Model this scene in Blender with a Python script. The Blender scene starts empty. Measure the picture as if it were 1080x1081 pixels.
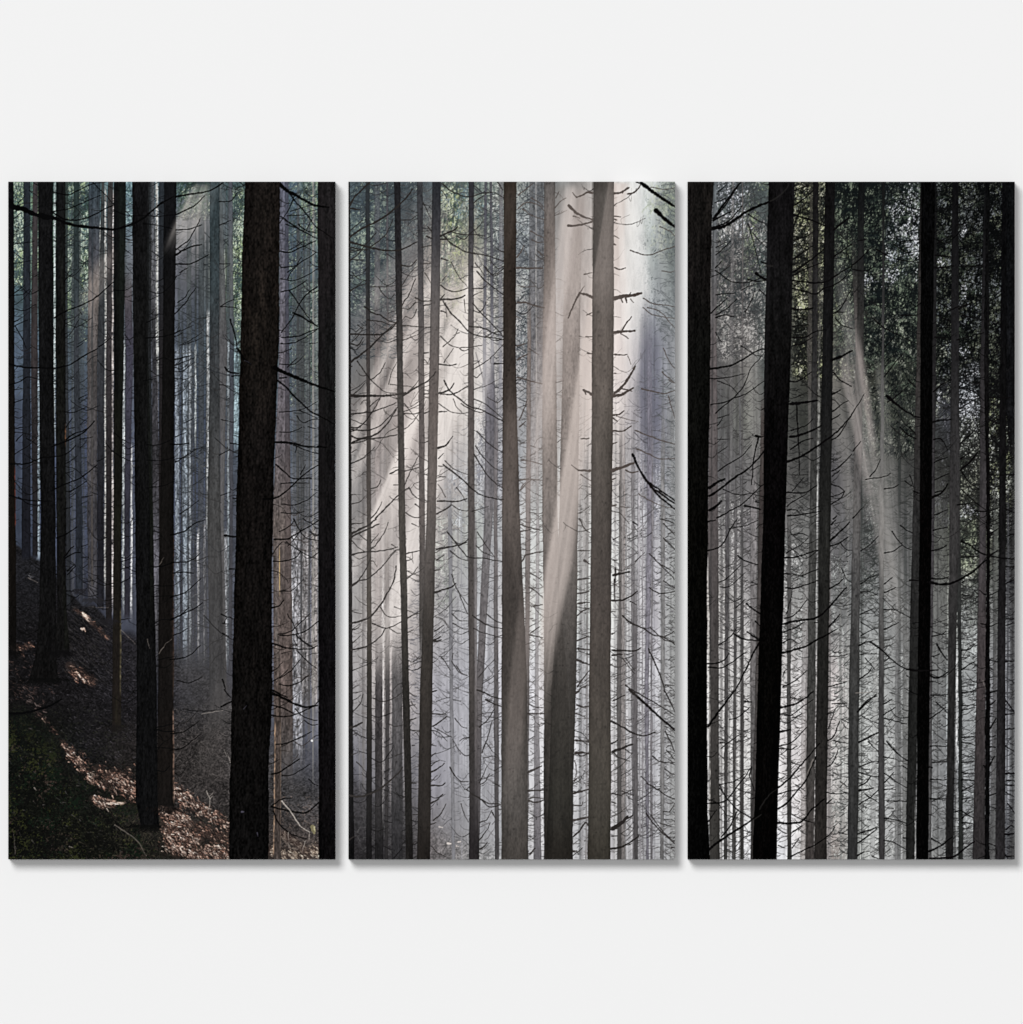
import bpy, math
import numpy as np

# ============================ CAMERA, WORLD, LIGHTS, EXPOSURE ============================
# A print set hanging on a plain wall: 1 photo pixel = 1 mm.  Wall plane y = 0, viewer on -y.
scene = bpy.context.scene
C = scene.collection
DEPTH = 0.020                 # canvas on its stretcher, front face to wall
DIST = 14.0

cam_d = bpy.data.cameras.new('camera')
cam = bpy.data.objects.new('camera', cam_d)
C.objects.link(cam)
cam.location = (0, -DIST, 0)
cam.rotation_euler = (math.radians(90), 0, 0)
cam_d.sensor_fit = 'AUTO'
cam_d.sensor_width = 36
cam_d.lens = 36 * (DIST - DEPTH) / 1.0805
cam_d.clip_start = .5
cam_d.clip_end = 400
scene.camera = cam

world = bpy.data.worlds.new('World')
scene.world = world
world.use_nodes = True
world.node_tree.nodes['Background'].inputs[0].default_value = (1, 1, 1, 1)
WORLD_L = .13
world.node_tree.nodes['Background'].inputs[1].default_value = WORLD_L

WALL_ALB = .80
WALL_OUT = .885               # linear value of the pale wall in the photograph
E_TOTAL = WALL_OUT / WALL_ALB * math.pi
E_WORLD = WORLD_L * math.pi


def softbox(name, direction, dist, size, irradiance):
    """area lamp far off along direction, aimed at the prints, giving that irradiance on the wall"""
    d = np.array(direction, float); d /= np.linalg.norm(d)
    ld = bpy.data.lights.new(name, 'AREA')
    ld.shape = 'DISK'
    ld.size = size
    ld.energy = irradiance * math.pi * dist ** 2 / abs(d[1])
    lo = bpy.data.objects.new(name, ld)
    C.objects.link(lo)
    lo.location = tuple(d * dist)
    from mathutils import Vector
    lo.rotation_euler = Vector(tuple(-d)).to_track_quat('-Z', 'Y').to_euler()
    return lo


KEY = .61
softbox('key_softbox', (-.36, -1, .50), 90, 38, E_TOTAL * KEY * 1.035)
softbox('fill_softbox', (.02, -1, .02), 60, 10, (E_TOTAL * (1 - KEY) - E_WORLD) * 1.035)

scene.view_settings.view_transform = 'Standard'
scene.view_settings.look = 'None'
scene.view_settings.exposure = 0
scene.view_settings.gamma = 1
scene.view_settings.use_curve_mapping = False
scene.render.engine = 'CYCLES'
scene.cycles.max_bounces = 4
scene.cycles.diffuse_bounces = 1


def X(px): return (px - 540.) / 1000.
def Z(py): return (540.5 - py) / 1000.


# ============================ THE WALL ============================
def new_mat(name):
    m = bpy.data.materials.new(name)
    m.use_nodes = True
    nt = m.node_tree
    return m, nt, nt.nodes['Principled BSDF']


wm, nt, b = new_mat('pale_painted_wall')
b.inputs['Base Color'].default_value = (WALL_ALB, WALL_ALB, WALL_ALB, 1)
b.inputs['Roughness'].default_value = .95
b.inputs['Specular IOR Level'].default_value = 0.
tc = nt.nodes.new('ShaderNodeTexCoord')
nz = nt.nodes.new('ShaderNodeTexNoise'); nz.inputs['Scale'].default_value = 420; nz.inputs['Detail'].default_value = 3
bp = nt.nodes.new('ShaderNodeBump'); bp.inputs['Strength'].default_value = .035; bp.inputs['Distance'].default_value = .0004
nt.links.new(tc.outputs['Object'], nz.inputs['Vector'])
nt.links.new(nz.outputs['Fac'], bp.inputs['Height'])
nt.links.new(bp.outputs['Normal'], b.inputs['Normal'])
me = bpy.data.meshes.new('wall')
h = 3.
me.from_pydata([(-h, 0, -h), (h, 0, -h), (h, 0, h), (-h, 0, h), (-h, .1, -h), (h, .1, -h), (h, .1, h), (-h, .1, h)], [],
               [(0, 1, 2, 3), (5, 4, 7, 6), (4, 0, 3, 7), (1, 5, 6, 2), (4, 5, 1, 0), (3, 2, 6, 7)])
me.materials.append(wm)
wall = bpy.data.objects.new('wall', me)
C.objects.link(wall)
wall['kind'] = 'structure'

# ---------------------------------------------------------------------------
#  THE PRINTED PICTURE, painted procedurally (numpy) in units of 1/345 panel width
# ---------------------------------------------------------------------------
S = 1.6                                   # paint samples per unit
TX = {'A': 5, 'B': 180, 'C': 362, 'D': 540, 'E': 720, 'F': 900}
TY = [188, 368, 548, 728, 908]
PANELS = {1: (9.0, 354.0), 2: (368.0, 712.5), 3: (726.0, 1071.0)}
Y0, Y1 = 192.0, 907.0


def resize(g, h, w, smooth=True):
    """separable interpolation of a small grid to h x w"""
    g = np.asarray(g, dtype=np.float32)
    gh, gw = g.shape[:2]

    def idx(n, m):
        t = np.linspace(0, m - 1, n)
        i = np.minimum(np.floor(t).astype(int), max(m - 2, 0))
        f = t - i
        if smooth:
            f = f * f * (3 - 2 * f)
        return i, f.astype(np.float32)
    i, f = idx(h, gh)
    i2 = np.minimum(i + 1, gh - 1)
    sh = (h,) + (1,) * (g.ndim - 1)
    g = g[i] * (1 - f.reshape(sh)) + g[i2] * f.reshape(sh)
    j, f = idx(w, gw)
    j2 = np.minimum(j + 1, gw - 1)
    sh = (1, w) + (1,) * (g.ndim - 2)
    return g[:, j] * (1 - f.reshape(sh)) + g[:, j2] * f.reshape(sh)


class Picture:
    def __init__(self, x0, x1, seed):
        self.x0, self.x1 = x0, x1
        self.w = int(round((x1 - x0) * S))
        self.h = int(round((Y1 - Y0) * S))
        self.rng = np.random.RandomState(seed)
        self.xs = x0 + (np.arange(self.w) + 0.5) / S
        self.ys = Y0 + (np.arange(self.h) + 0.5) / S
        self.im = np.zeros((self.h, self.w, 3), np.float32)

    # --- noise in picture units: cell sizes (cx, cy) -----------------------
    def noise(self, cx, cy, smooth=True):
        gw = max(2, int((self.x1 - self.x0) / cx) + 2)
        gh = max(2, int((Y1 - Y0) / cy) + 2)
        return resize(self.rng.rand(gh, gw).astype(np.float32), self.h, self.w, smooth)

    def fractal(self, cx, cy, n=4, gain=.6):
        a, t, out = 1., 0., 0
        for k in range(n):
            out = out + a * self.noise(cx / 2 ** k, cy / 2 ** k)
            t += a
            a *= gain
        return out / t

    # --- colour field from a coarse grid ------------------------------------
    def field(self, xk, rows):
        yk = [r[0] for r in rows]
        g = np.array([r[1] for r in rows], np.float32)           # rows x cols x 3
        tmp = np.empty((len(yk), self.w, 3), np.float32)
        for r in range(len(yk)):
            for c in range(3):
                tmp[r, :, c] = np.interp(self.xs, xk, g[r, :, c])
        out = np.empty((self.h, self.w, 3), np.float32)
        i = np.clip(np.searchsorted(yk, self.ys) - 1, 0, len(yk) - 2)
        yk = np.array(yk, float)
        f = np.clip((self.ys - yk[i]) / (yk[i + 1] - yk[i]), 0, 1).astype(np.float32)
        f = (f * f * (3 - 2 * f))[:, None, None]
        out = tmp[i] * (1 - f) + tmp[i + 1] * f
        return out

    def blend(self, mask, col, sl=None):
        v = self.im if sl is None else self.im[sl]
        v += (np.asarray(col, np.float32) - v) * mask[..., None]

    # --- a trunk: keys of (y, left, right), colour keys (y, r, g, b) ----------
    def trunk(self, keys, cols, alpha=1., bark=.10, rough=.35, y0=None, y1=None,
              shade=.12, soft=.6, rim=None, moss=0., y0f=0., y1f=0., spur=.15, limb=.04):
        keys = sorted(keys)
        ky = [k[0] for k in keys]
        L = np.interp(self.ys, ky, [k[1] for k in keys])
        R = np.interp(self.ys, ky, [k[2] for k in keys])
        n = self.h
        jit = lambda c, a: resize((self.rng.rand(max(3, int(715 / c)), 2) - .5) * 2 * a, n, 2)
        j1, j2 = jit(26, rough * .8), jit(3, rough * .55)
        L = L + j1[:, 0] + j2[:, 0]
        R = R + j1[:, 1] + j2[:, 1]
        a = max(0, int((L.min() - self.x0 - 2) * S))
        b = min(self.w, int((R.max() - self.x0 + 2) * S) + 1)
        if b <= a:
            return
        X = self.xs[a:b][None, :]
        hs = soft
        m = np.clip((X - L[:, None]) / hs + .5, 0, 1) * np.clip((R[:, None] - X) / hs + .5, 0, 1)
        yy = self.ys[:, None]
        if y0 is not None:
            m = m * np.clip((yy - y0) / max(y0f, .6) + .5, 0, 1)
        if y1 is not None:
            m = m * np.clip((y1 - yy) / max(y1f, .6) + .5, 0, 1)
        cols = sorted(cols)
        cy = [c[0] for c in cols]
        base = np.stack([np.interp(self.ys, cy, [c[i + 1] for c in cols]) for i in range(3)], -1)
        w = b - a
        wid = np.maximum(R - L, 1)[:, None]
        t = np.clip((X - L[:, None]) / wid, 0, 1)
        cyl = 1 - shade * (2 * t - 1) ** 4 * 1.6 + shade * .25
        g1 = resize(self.rng.rand(int(n / (9 * S)) + 2, int(w / (1.6 * S)) + 3), n, w) - .5
        g2 = resize(self.rng.rand(int(n / (2.2 * S)) + 2, int(w / (1.1 * S)) + 3), n, w) - .5
        g3 = resize(self.rng.rand(int(n / (40 * S)) + 2, int(w / (5 * S)) + 3), n, w) - .5
        tex = 1 + bark * (g1 * 1.5 + g2 * 1.5 + g3 * 1.3)
        # scales, resin streaks and old branch scars on the wider trunks
        if (R - L).mean() > 5:
            sc = resize(self.rng.rand(int(n / (3.2 * S)) + 2, int(w / (2.4 * S)) + 3), n, w) - .5
            tex = tex * (1 + bark * 2.2 * np.clip(-sc - .12, 0, 1)*-1.6 + bark * .9 * np.clip(sc - .2, 0, 1))
            pat = resize(self.rng.rand(int(n / (24 * S)) + 2, int(w / (9 * S)) + 3), n, w) - .5
            tex = tex * (1 + bark * 1.1 * pat)
            for _ in range(int(n / (26 * S))):
                ky_ = self.rng.uniform(0, n); kx = self.rng.uniform(.12, .88)
                i0, i1 = int(max(0, ky_ - 5 * S)), int(min(n, ky_ + 5 * S))
                if i1 - i0 < 3:
                    continue
                tt = t[i0:i1]; dx = (tt - kx) * wid[i0:i1]; dy = (self.ys[i0:i1, None] - self.ys[min(int(ky_), n - 1)])
                q = np.exp(-(dx / self.rng.uniform(.7, 1.5)) ** 2 - (dy / self.rng.uniform(.6, 1.4)) ** 2)
                tex[i0:i1] = tex[i0:i1] * (1 - .22 * q) + .2 * bark * np.exp(-((dx) / 2.4) ** 2 - ((dy + 1.6) / .8) ** 2)
        lift = np.clip(30 - base.mean(1), 0, 24)[:, None] * .22
        col = base[:, None, :] * (cyl * tex)[..., None] + (g2 * bark * 14 + (g1 + g2) * lift)[..., None]
        if moss:
            mg = np.clip(g3 * 3 + g1, 0, 1)[..., None] * moss
            col = col + mg * np.array([3, 6, -1], np.float32)
        v = self.im[:, a:b]
        v += (col.astype(np.float32) - v) * (m * alpha)[..., None].astype(np.float32)
        if spur and alpha > .5:
            sa = max(Y0, (y0 + y0f * .4) if y0 is not None else Y0); sb = min(Y1, (y1 - 6) if y1 is not None else Y1)
            if sb > sa + 5:
                mid = base[int(np.clip(((sa + sb) / 2 - Y0) * S, 0, n - 1))]
                for q in range(3):
                    u0, u1 = sa + (sb - sa) * q / 3, sa + (sb - sa) * (q + 1) / 3
                    c = base[int(np.clip(((u0 + u1) / 2 - Y0) * S, 0, n - 1))] * .72
                    self.spurs(L, R, u0, u1, c, spur * (alpha ** 2))
            if limb and alpha > .8 and sb > sa + 20:
                dn = limb * (1. if (R - L).mean() > 3 else .5)
                self.limbs(L, R, sa, sb, lambda yy: base[int(np.clip((yy - Y0) * S, 0, n - 1))] * .6, dn)
        if rim:
            for (side, ya, yb, rc, ra, rw) in rim:
                e = (L if side < 0 else R)[:, None]
                rr = np.clip(1 - np.abs(X - e + side * rw * .4) / rw, 0, 1) * ra
                rr = rr * np.clip((yy - ya) / 8, 0, 1) * np.clip((yb - yy) / 8, 0, 1)
                rr = rr * (0.45 + 1.1 * resize(self.rng.rand(int(n / (2.5 * S)), 1), n, 1))
                v += (np.array(rc, np.float32) - v) * np.clip(rr, 0, 1)[..., None].astype(np.float32)

    # --- strokes: list of (points, r0, r1, alpha) ------------------------------
    def strokes(self, sts, col, wob=.35):
        px, py, pr, pa = [], [], [], []
        for pts, r0, r1, al in sts:
            P = np.array(pts, float)
            if len(P) == 2:
                P = np.array([P[0], (P[0] + P[1]) / 2, P[1]])
            # Catmull-Rom
            Q = np.vstack([2 * P[0] - P[1], P, 2 * P[-1] - P[-2]])
            seg = np.hypot(*(P[1:] - P[:-1]).T)
            out = []
            for i in range(len(P) - 1):
                m = max(2, int(seg[i] * S * 1.7))
                t = np.linspace(0, 1, m, endpoint=False)[:, None]
                p0, p1, p2, p3 = Q[i], Q[i + 1], Q[i + 2], Q[i + 3]
                out.append(.5 * ((2 * p1) + (-p0 + p2) * t + (2 * p0 - 5 * p1 + 4 * p2 - p3) * t ** 2
                                 + (-p0 + 3 * p1 - 3 * p2 + p3) * t ** 3))
            out.append(P[-1:])
            C = np.vstack(out)
            n = len(C)
            if wob:
                k = max(2, int(n / (S * 7)) + 2)
                wv = (self.rng.rand(k, 2) - .5) * 2 * wob
                C = C + resize(wv, n, 2)
            rr = np.linspace(r0, r1, n)
            rr = rr * (1 + (resize(self.rng.rand(max(2, n // 4 + 2), 1), n, 1)[:, 0] - .5) * .5)
            px.append(C[:, 0]); py.append(C[:, 1]); pr.append(rr); pa.append(np.full(n, al))
        if not px:
            return
        px = (np.concatenate(px) - self.x0) * S - .5
        py = (np.concatenate(py) - Y0) * S - .5
        pr = np.concatenate(pr) * S
        pa = np.concatenate(pa)
        mask = np.zeros((self.h, self.w), np.float32)
        for lo, hi in ((0, 1.2), (1.2, 2.5), (2.5, 5), (5, 12)):
            s = (pr > lo) & (pr <= hi)
            if not s.any():
                continue
            x, y, r, al = px[s], py[s], pr[s], pa[s]
            k = int(hi + 1.5)
            o = np.arange(-k, k + 1)
            ox, oy = np.meshgrid(o, o)
            ox, oy = ox.ravel(), oy.ravel()
            ix = np.floor(x + .5).astype(int)[:, None] + ox
            iy = np.floor(y + .5).astype(int)[:, None] + oy
            d = np.hypot(ix - x[:, None], iy - y[:, None])
            c = np.clip(r[:, None] + .5 - d, 0, 1) * np.minimum(1, .25 + r[:, None] * 1.3) * al[:, None]
            ok = (ix >= 0) & (ix < self.w) & (iy >= 0) & (iy < self.h) & (c > 0)
            np.maximum.at(mask, (iy[ok], ix[ok]), c[ok].astype(np.float32))
        self.blend(mask, col)

    # --- fine twigs scattered over a region --------------------------------------
    def twigs(self, x0, x1, y0, y1, n, col, ln=(8, 28), al=(.3, .8), r=(.25, .5), up=.5, side=0, droop=.25, more=1.35):
        R = self.rng
        sts = []
        for _ in range(int(n * more)):
            x = R.uniform(x0, x1); y = R.uniform(y0, y1)
            l = ln[0] + (ln[1] - ln[0]) * R.rand() ** 1.5
            s = side if side else R.choice((-1, 1))
            u = up * R.uniform(-.5, 1.7) * l
            k = R.uniform(-.05, .28) * l * (1 if up > 0 else -1)      # sag of the twig
            pts = [(x, y), (x + s * l * .33, y - u * .33 + k * .8), (x + s * l * .7, y - u * .7 + k * .7), (x + s * l, y - u)]
            a = min(1, R.uniform(*al) * 1.2); rr = R.uniform(*r) * 1.12
            sts.append((pts, rr, rr * .4, a))
            for _k in range(R.randint(0, 4)):
                t = R.uniform(.15, .9)
                bx, by = x + s * l * t, y - u * t + k * .7 * (1 - abs(2 * t - 1))
                q = R.uniform(.12, .35) * l
                sts.append(([(bx, by), (bx + s * q * R.uniform(.2, 1), by + R.choice((-1, -1, 1)) * q * R.uniform(.3, 1))], rr * .7, rr * .3, a * .8))
        self.strokes(sts, col)

    # --- short dead spurs along both edges of a trunk -------------------------------
    def spurs(self, L, R_, ya, yb, col, dens, ln=(1.5, 12), al=(.4, .95)):
        R = self.rng
        n = int((yb - ya) * dens)
        sts = []
        for _ in range(n):
            y = R.uniform(ya, yb)
            s = R.choice((-1, 1))
            x = np.interp(y, self.ys, L if s < 0 else R_) - s * .4
            l = ln[0] + (ln[1] - ln[0]) * R.rand() ** 2.2
            u = l * R.uniform(-.7, 1.1)
            rr = R.uniform(.2, .46)
            sts.append(([(x, y), (x + s * l * .5, y - u * .25), (x + s * l, y - u)], rr, rr * .4, R.uniform(*al)))
        self.strokes(sts, col)

    # --- hanging conifer sprays: clumped short strokes -----------------------------------
    def fronds(self, x0, x1, y0, y1, n, col, ln=(1.5, 6), al=(.3, .9), r=(.25, .6), ang=(60, 130), clump=14, thr=.5, hard=8):
        R = self.rng
        big = self.fractal(clump, clump * 1.3, 3)
        sts = []
        for _ in range(n):
            x = R.uniform(x0, x1); y = R.uniform(y0, y1)
            i = int(np.clip((y - Y0) * S, 0, self.h - 1)); j = int(np.clip((x - self.x0) * S, 0, self.w - 1))
            if R.rand() > np.clip((big[i, j] - thr) * hard + .5, 0, 1):
                continue
            a = math.radians(R.uniform(*ang) + 60 * (big[i, (j * 3 + 41) % self.w] - .5)); l = R.uniform(*ln)
            rr = R.uniform(*r)
            sts.append(([(x, y), (x + l * math.cos(a), y + l * math.sin(a))], rr, rr * .4, R.uniform(*al)))
        self.strokes(sts, col, wob=.15)

    # --- longer dead limbs sagging from a trunk, each forked and snapped differently ----
    def limbs(self, L, R_, ya, yb, colf, dens, ln=(9, 34), r=(.3, .56)):
        R = self.rng
        for (ua, ub) in [(ya + (yb - ya) * i / 4, ya + (yb - ya) * (i + 1) / 4) for i in range(4)]:
            sts = []
            for _ in range(R.poisson((ub - ua) * dens)):
                y = R.uniform(ua, ub); s = R.choice((-1, 1))
                x = np.interp(y, self.ys, L if s < 0 else R_) - s * .5
                l = ln[0] + (ln[1] - ln[0]) * R.rand() ** 1.6
                kind = R.rand()
                if kind < .5:      # sags, then lifts its tip
                    d, u = R.uniform(.05, .25) * l, R.uniform(.1, .6) * l
                    pts = [(x, y), (x + s * l * .4, y + d), (x + s * l * .75, y + d * .3 - u * .3), (x + s * l, y - u)]
                elif kind < .8:    # rises straight
                    u = R.uniform(.3, .9) * l
                    pts = [(x, y), (x + s * l * .5, y - u * .4), (x + s * l * .95, y - u)]
                else:              # comes down
                    u = R.uniform(.2, .9) * l
                    pts = [(x, y), (x + s * l * .4, y + u * .25), (x + s * l * .8, y + u)]
                rr = R.uniform(*r)
                sts.append((pts, rr, rr * R.uniform(.35, .8), R.uniform(.6, 1)))
                for _k in range(R.randint(0, 5)):
                    t = R.uniform(.2, .95) * (len(pts) - 1); i = min(int(t), len(pts) - 2); f = t - i
                    bx = pts[i][0] * (1 - f) + pts[i + 1][0] * f; by = pts[i][1] * (1 - f) + pts[i + 1][1] * f
                    q = R.uniform(.1, .32) * l
                    sts.append(([(bx, by), (bx + s * q * R.uniform(-.1, .6), by + R.choice((-1, 1)) * q * .6), (bx + s * q * R.uniform(.2, 1), by + R.choice((-1, -1, 1)) * q)],
                                rr * .62, rr * .3, R.uniform(.5, .9)))
            self.strokes(sts, colf((ua + ub) / 2))

    # --- drooping boughs: an arched limb hung with needle sprays ---------------------------
    def boughs(self, x0, x1, y0, y1, n, col, ln=(14, 40), al=(.5, .95)):
        R = self.rng
        sts = []
        for _ in range(n):
            x, y = R.uniform(x0, x1), R.uniform(y0, y1)
            s = R.choice((-1, 1)); l = R.uniform(*ln)
            a = R.uniform(*al)
            d = l * R.uniform(.15, .6)
            f = lambda t: (x + s * l * t, y - l * .12 * math.sin(t * 3.1) + d * t * t)
            sts.append(([f(0), f(.35), f(.7), f(1)], .5, .3, a))
            m = int(l * 1.5)
            for i in range(m):
                t = R.uniform(.1, 1); bx, by = f(t)
                q = R.uniform(1.5, 7) * (1.15 - .6 * t)
                an = R.uniform(.9, 2.2)
                if R.rand() < .25: an = -an
                sts.append(([(bx, by), (bx + q * .5 * math.cos(an), by + q * .5 * math.sin(an)), (bx + s * .8 + q * math.cos(an), by + q * math.sin(an))], R.uniform(.3, .6), .2, a * R.uniform(.5, 1)))
        self.strokes(sts, col, wob=.2)

    # --- final grade: a touch less colour, crisper detail -----------------------------
    def blur(self, im, r):
        k = int(r * S * 2) + 1
        w = np.exp(-.5 * (np.arange(-k, k + 1) / (r * S)) ** 2); w /= w.sum()
        for ax in (0, 1):
            pad = [(0, 0)] * 3; pad[ax] = (k, k)
            q = np.pad(im, pad, mode='edge')
            im = sum(w[i] * (q[i:i + im.shape[0]] if ax == 0 else q[:, i:i + im.shape[1]]) for i in range(2 * k + 1))
        return im

    def finish(self, sat=.8, sharp=.55, local=.18, grain=2.2, curve=0.):
        im = np.clip(self.im, 0, 255)
        lum = im.mean(2, keepdims=True)
        im = lum + (im - lum) * sat
        im = im + (im - self.blur(im, 1.1)) * sharp
        im = im + (im - self.blur(im, 7)) * local
        if curve:
            t = np.clip(im / 255, 0, 1)
            im = 255 * (t + curve * (t * t * (3 - 2 * t) - t))
        amp = .35 + np.clip(im.mean(2), 0, 160) / 160
        im = im + ((self.rng.rand(self.h, self.w) - .5) * 2 * grain * amp)[..., None]
        self.im = np.clip(im, 0, 255).astype(np.float32)

    # --- beam: quad (y, left, right) keys with soft edges, screened over -------
    def beam(self, keys, col, a, soft=(5, 5), fade=(0, 0), streak=.25, sl=0.):
        ky = [k[0] for k in keys]
        L = np.interp(self.ys, ky, [k[1] for k in keys])[:, None]
        R = np.interp(self.ys, ky, [k[2] for k in keys])[:, None]
        X = self.xs[None, :]
        sm = lambda t: t * t * (3 - 2 * t)
        m = sm(np.clip((X - L) / soft[0] + .5, 0, 1)) * sm(np.clip((R - X) / soft[1] + .5, 0, 1))
        yy = self.ys[:, None]
        if fade[0]: m = m * sm(np.clip((yy - ky[0]) / fade[0], 0, 1))
        else: m = m * (yy >= ky[0])
        if fade[1]: m = m * sm(np.clip((ky[-1] - yy) / fade[1], 0, 1))
        else: m = m * (yy <= ky[-1])
        t = np.clip((X - L) / np.maximum(R - L, 1), 0, 1)
        st = np.interp(t.ravel(), np.linspace(0, 1, 12), self.rng.rand(12)).reshape(t.shape)
        m = m * (1 - streak * st)
        self.blend((m * a).astype(np.float32), col)

    # --- foliage speckle ---------------------------------------------------------------
    def foliage(self, x0, x1, y0, y1, cols, dens=.5, cell=2.2, amt=.8, soft=15, thr=.55, streak=1.6):
        X, Y = self.xs[None, :], self.ys[:, None]
        m = np.clip((X - x0) / soft + .5, 0, 1) * np.clip((x1 - X) / soft + .5, 0, 1) \
            * np.clip((Y - y0) / soft + .5, 0, 1) * np.clip((y1 - Y) / soft + .5, 0, 1)
        big = self.fractal(cell * 7, cell * 10, 3)
        for c in cols:
            cell_ = cell * .8
            f = .5 * self.noise(cell_, cell_ * streak) + .5 * self.noise(cell_ * .5, cell_ * .6)
            k = np.clip((f + (big - .5) * .9 + (dens - .5) - thr) * 5, 0, 1)
            self.blend((k * m * amt).astype(np.float32), c)
            big = np.roll(big, self.rng.randint(20, 200), 1)


def P(col, row, pts):
    return [(TX[col] + u / 6., TY[row] + v / 6.) for u, v in pts]


def parse(txt):
    """lines 'A0 w u,v u,v ...' -> strokes in picture units (w = full width in sixths)"""
    out = []
    for ln in txt.strip().splitlines():
        q = ln.split()
        if not q:
            continue
        c, r = q[0][0], int(q[0][1])
        al = 1.
        w = q[1]
        if '/' in w:
            w, al = w.split('/')
        w = (float(w) * 1.04 + 1.0) / 12.
        pts = P(c, r, [tuple(float(z) for z in s.split(',')) for s in q[2:]])
        out.append((pts, w, w * .6, float(al)))
    return out


def tr(col, rows, r0=0):
    """left/right tile coordinates at successive tile tops, None = not given"""
    return [(TY[r0 + i], TX[col] + p[0] / 6., TX[col] + p[1] / 6.) for i, p in enumerate(rows) if p]


def ck(*c, ys=TY):
    return [(ys[i],) + tuple(k) for i, k in enumerate(c) if k]


def g(v, k=1.):                       # neutral-ish grey helper
    return (v, v, v * k)
def paint_left():
    p = Picture(*PANELS[1], seed=11)
    R = p.rng
    xk = [9, 55, 100, 150, 205, 260, 310, 350]
    p.im = p.field(xk, [
        (192, [(105,135,110),(110,135,118),(105,128,118),(125,150,148),(75,92,92),(95,115,105),(95,112,118),(105,125,112)]),
        (235, [(95,120,108),(110,135,105),(90,115,112),(120,130,128),(128,124,120),(105,118,112),(95,110,115),(108,122,116)]),
        (280, [(85,108,108),(112,132,102),(112,128,116),(125,120,118),(112,110,108),(108,122,88),(88,100,106),(102,116,112)]),
        (370, [(92,104,114),(100,112,112),(98,106,108),(110,108,108),(92,100,104),(108,122,108),(98,106,110),(130,140,108)]),
        (460, [(82,88,98),(86,92,104),(88,92,106),(96,98,104),(84,90,100),(90,95,98),(108,112,114),(142,142,138)]),
        (550, [(70,76,84),(84,90,104),(84,86,96),(88,90,96),(92,96,106),(86,84,84),(124,120,118),(160,155,153)]),
        (640, [(40,40,46),(55,55,60),(62,62,68),(84,84,88),(88,88,94),(92,92,94),(138,135,138),(160,152,150)]),
        (730, [(30,28,30),(38,36,40),(45,44,52),(62,62,68),(62,62,68),(76,72,72),(112,110,112),(140,133,130)]),
        (820, [(26,24,26),(34,32,34),(45,44,48),(58,56,56),(62,60,60),(70,68,70),(78,77,80),(88,86,88)]),
        (907, [(22,22,22),(26,26,24),(34,32,32),(44,42,42),(50,48,48),(56,54,54),(60,58,60),(66,64,66)])])
    p.im *= (1 + (p.fractal(9, 16, 4)[..., None] - .5) * .45)
    dkf = np.interp(p.ys, [192, 330, 560, 907], [.84, .82, .86, 1])[:, None, None]
    p.im = p.im * dkf * np.array([.94, .985, 1.09], np.float32)
    # foliage seen high up between the trunks
    leafy = [(160, 178, 128), (56, 78, 64), (186, 198, 180), (60, 76, 80)]
    for (a, b, c, d, cc) in ((14, 27, 190, 300, .55), (34, 44, 190, 300, .5), (70, 80, 190, 345, .58), (80, 95, 190, 330, .52),
                             (245, 258, 200, 330, .6), (318, 336, 190, 260, .5), (320, 337, 300, 400, .5), (247, 258, 330, 372, .45)):
        p.foliage(a, b, c, d, leafy, dens=cc, cell=2.2, amt=.75, soft=5)
    p.foliage(186, 222, 190, 225, [(45, 72, 58), (90, 110, 100)], dens=.55, cell=3, amt=.8, soft=10)
    p.foliage(130, 142, 190, 240, [(150, 180, 178), (60, 86, 88)], dens=.55, cell=2.4, amt=.7, soft=4)
    p.foliage(296, 337, 190, 420, [(80, 98, 96), (130, 145, 140), (70, 88, 76)], dens=.5, cell=2.4, amt=.5, soft=8)
    for (a, b, c, d, n) in ((14, 27, 192, 300, 160), (33, 44, 192, 300, 150), (69, 100, 192, 360, 620), (245, 258, 192, 380, 260), (296, 337, 192, 430, 560), (184, 222, 192, 232, 260)):
        p.fronds(a, b, c, d, n, (34, 46, 42), thr=.5)
        p.fronds(a, b, c, d, n, (196, 206, 170), thr=.56, ln=(.8, 2.5), al=(.3, .85))
        p.fronds(a, b, c, d, n, (128, 150, 132), thr=.5, ln=(.8, 3))
        p.fronds(a, b, c, d, n, (48, 58, 56), thr=.5, clump=8)
    p.boughs(186, 224, 186, 205, 14, (34, 46, 44)); p.boughs(70, 100, 188, 240, 8, (38, 52, 46), ln=(8, 20)); p.boughs(296, 330, 188, 240, 8, (56, 68, 66), ln=(10, 24))
    # misty veil top of the middle gap
    p.beam([(192, 196, 224), (250, 182, 222), (300, 176, 200)], (160, 155, 150), .5, (16, 16), (20, 60), .6)
    p.twigs(184, 222, 195, 300, 60, (60, 66, 66), (8, 26), (.3, .7))
    # far thin trunks
    for (x, w, y0, c) in ((189.5, 2.6, 300, 70), (200, 5, 240, 78), (207, 2, 250, 66), (213, 6, 235, 74), (219, 2.6, 240, 70),
                          (204, 2.4, 370, 74), (193, 2, 330, 62), (236, 5, 192, 92), (241, 2, 192, 84)):
        p.trunk([(192, x - w / 2, x + w / 2), (907, x - w / 2 - 2, x + w / 2 - 2)], [(300, c * .92, c, c * 1.04), (620, c * .95, c * .97, c * 1.06)],
                alpha=.85, y0=y0, y0f=50, y1=705, y1f=20, rough=.3)
    for _ in range(26):
        x = R.uniform(296, 337); w = R.uniform(.8, 3.2); c = R.uniform(62, 110)
        p.trunk([(192, x - w, x), (907, x - w + R.uniform(-2, 2), x)], [(300, c * .95, c, c * 1.03), (700, c * 1.15, c * 1.12, c * 1.12)],
                alpha=R.uniform(.35, .8), y0=R.uniform(180, 330), y0f=50, y1=R.uniform(740, 800), y1f=60, rough=.3)
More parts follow.
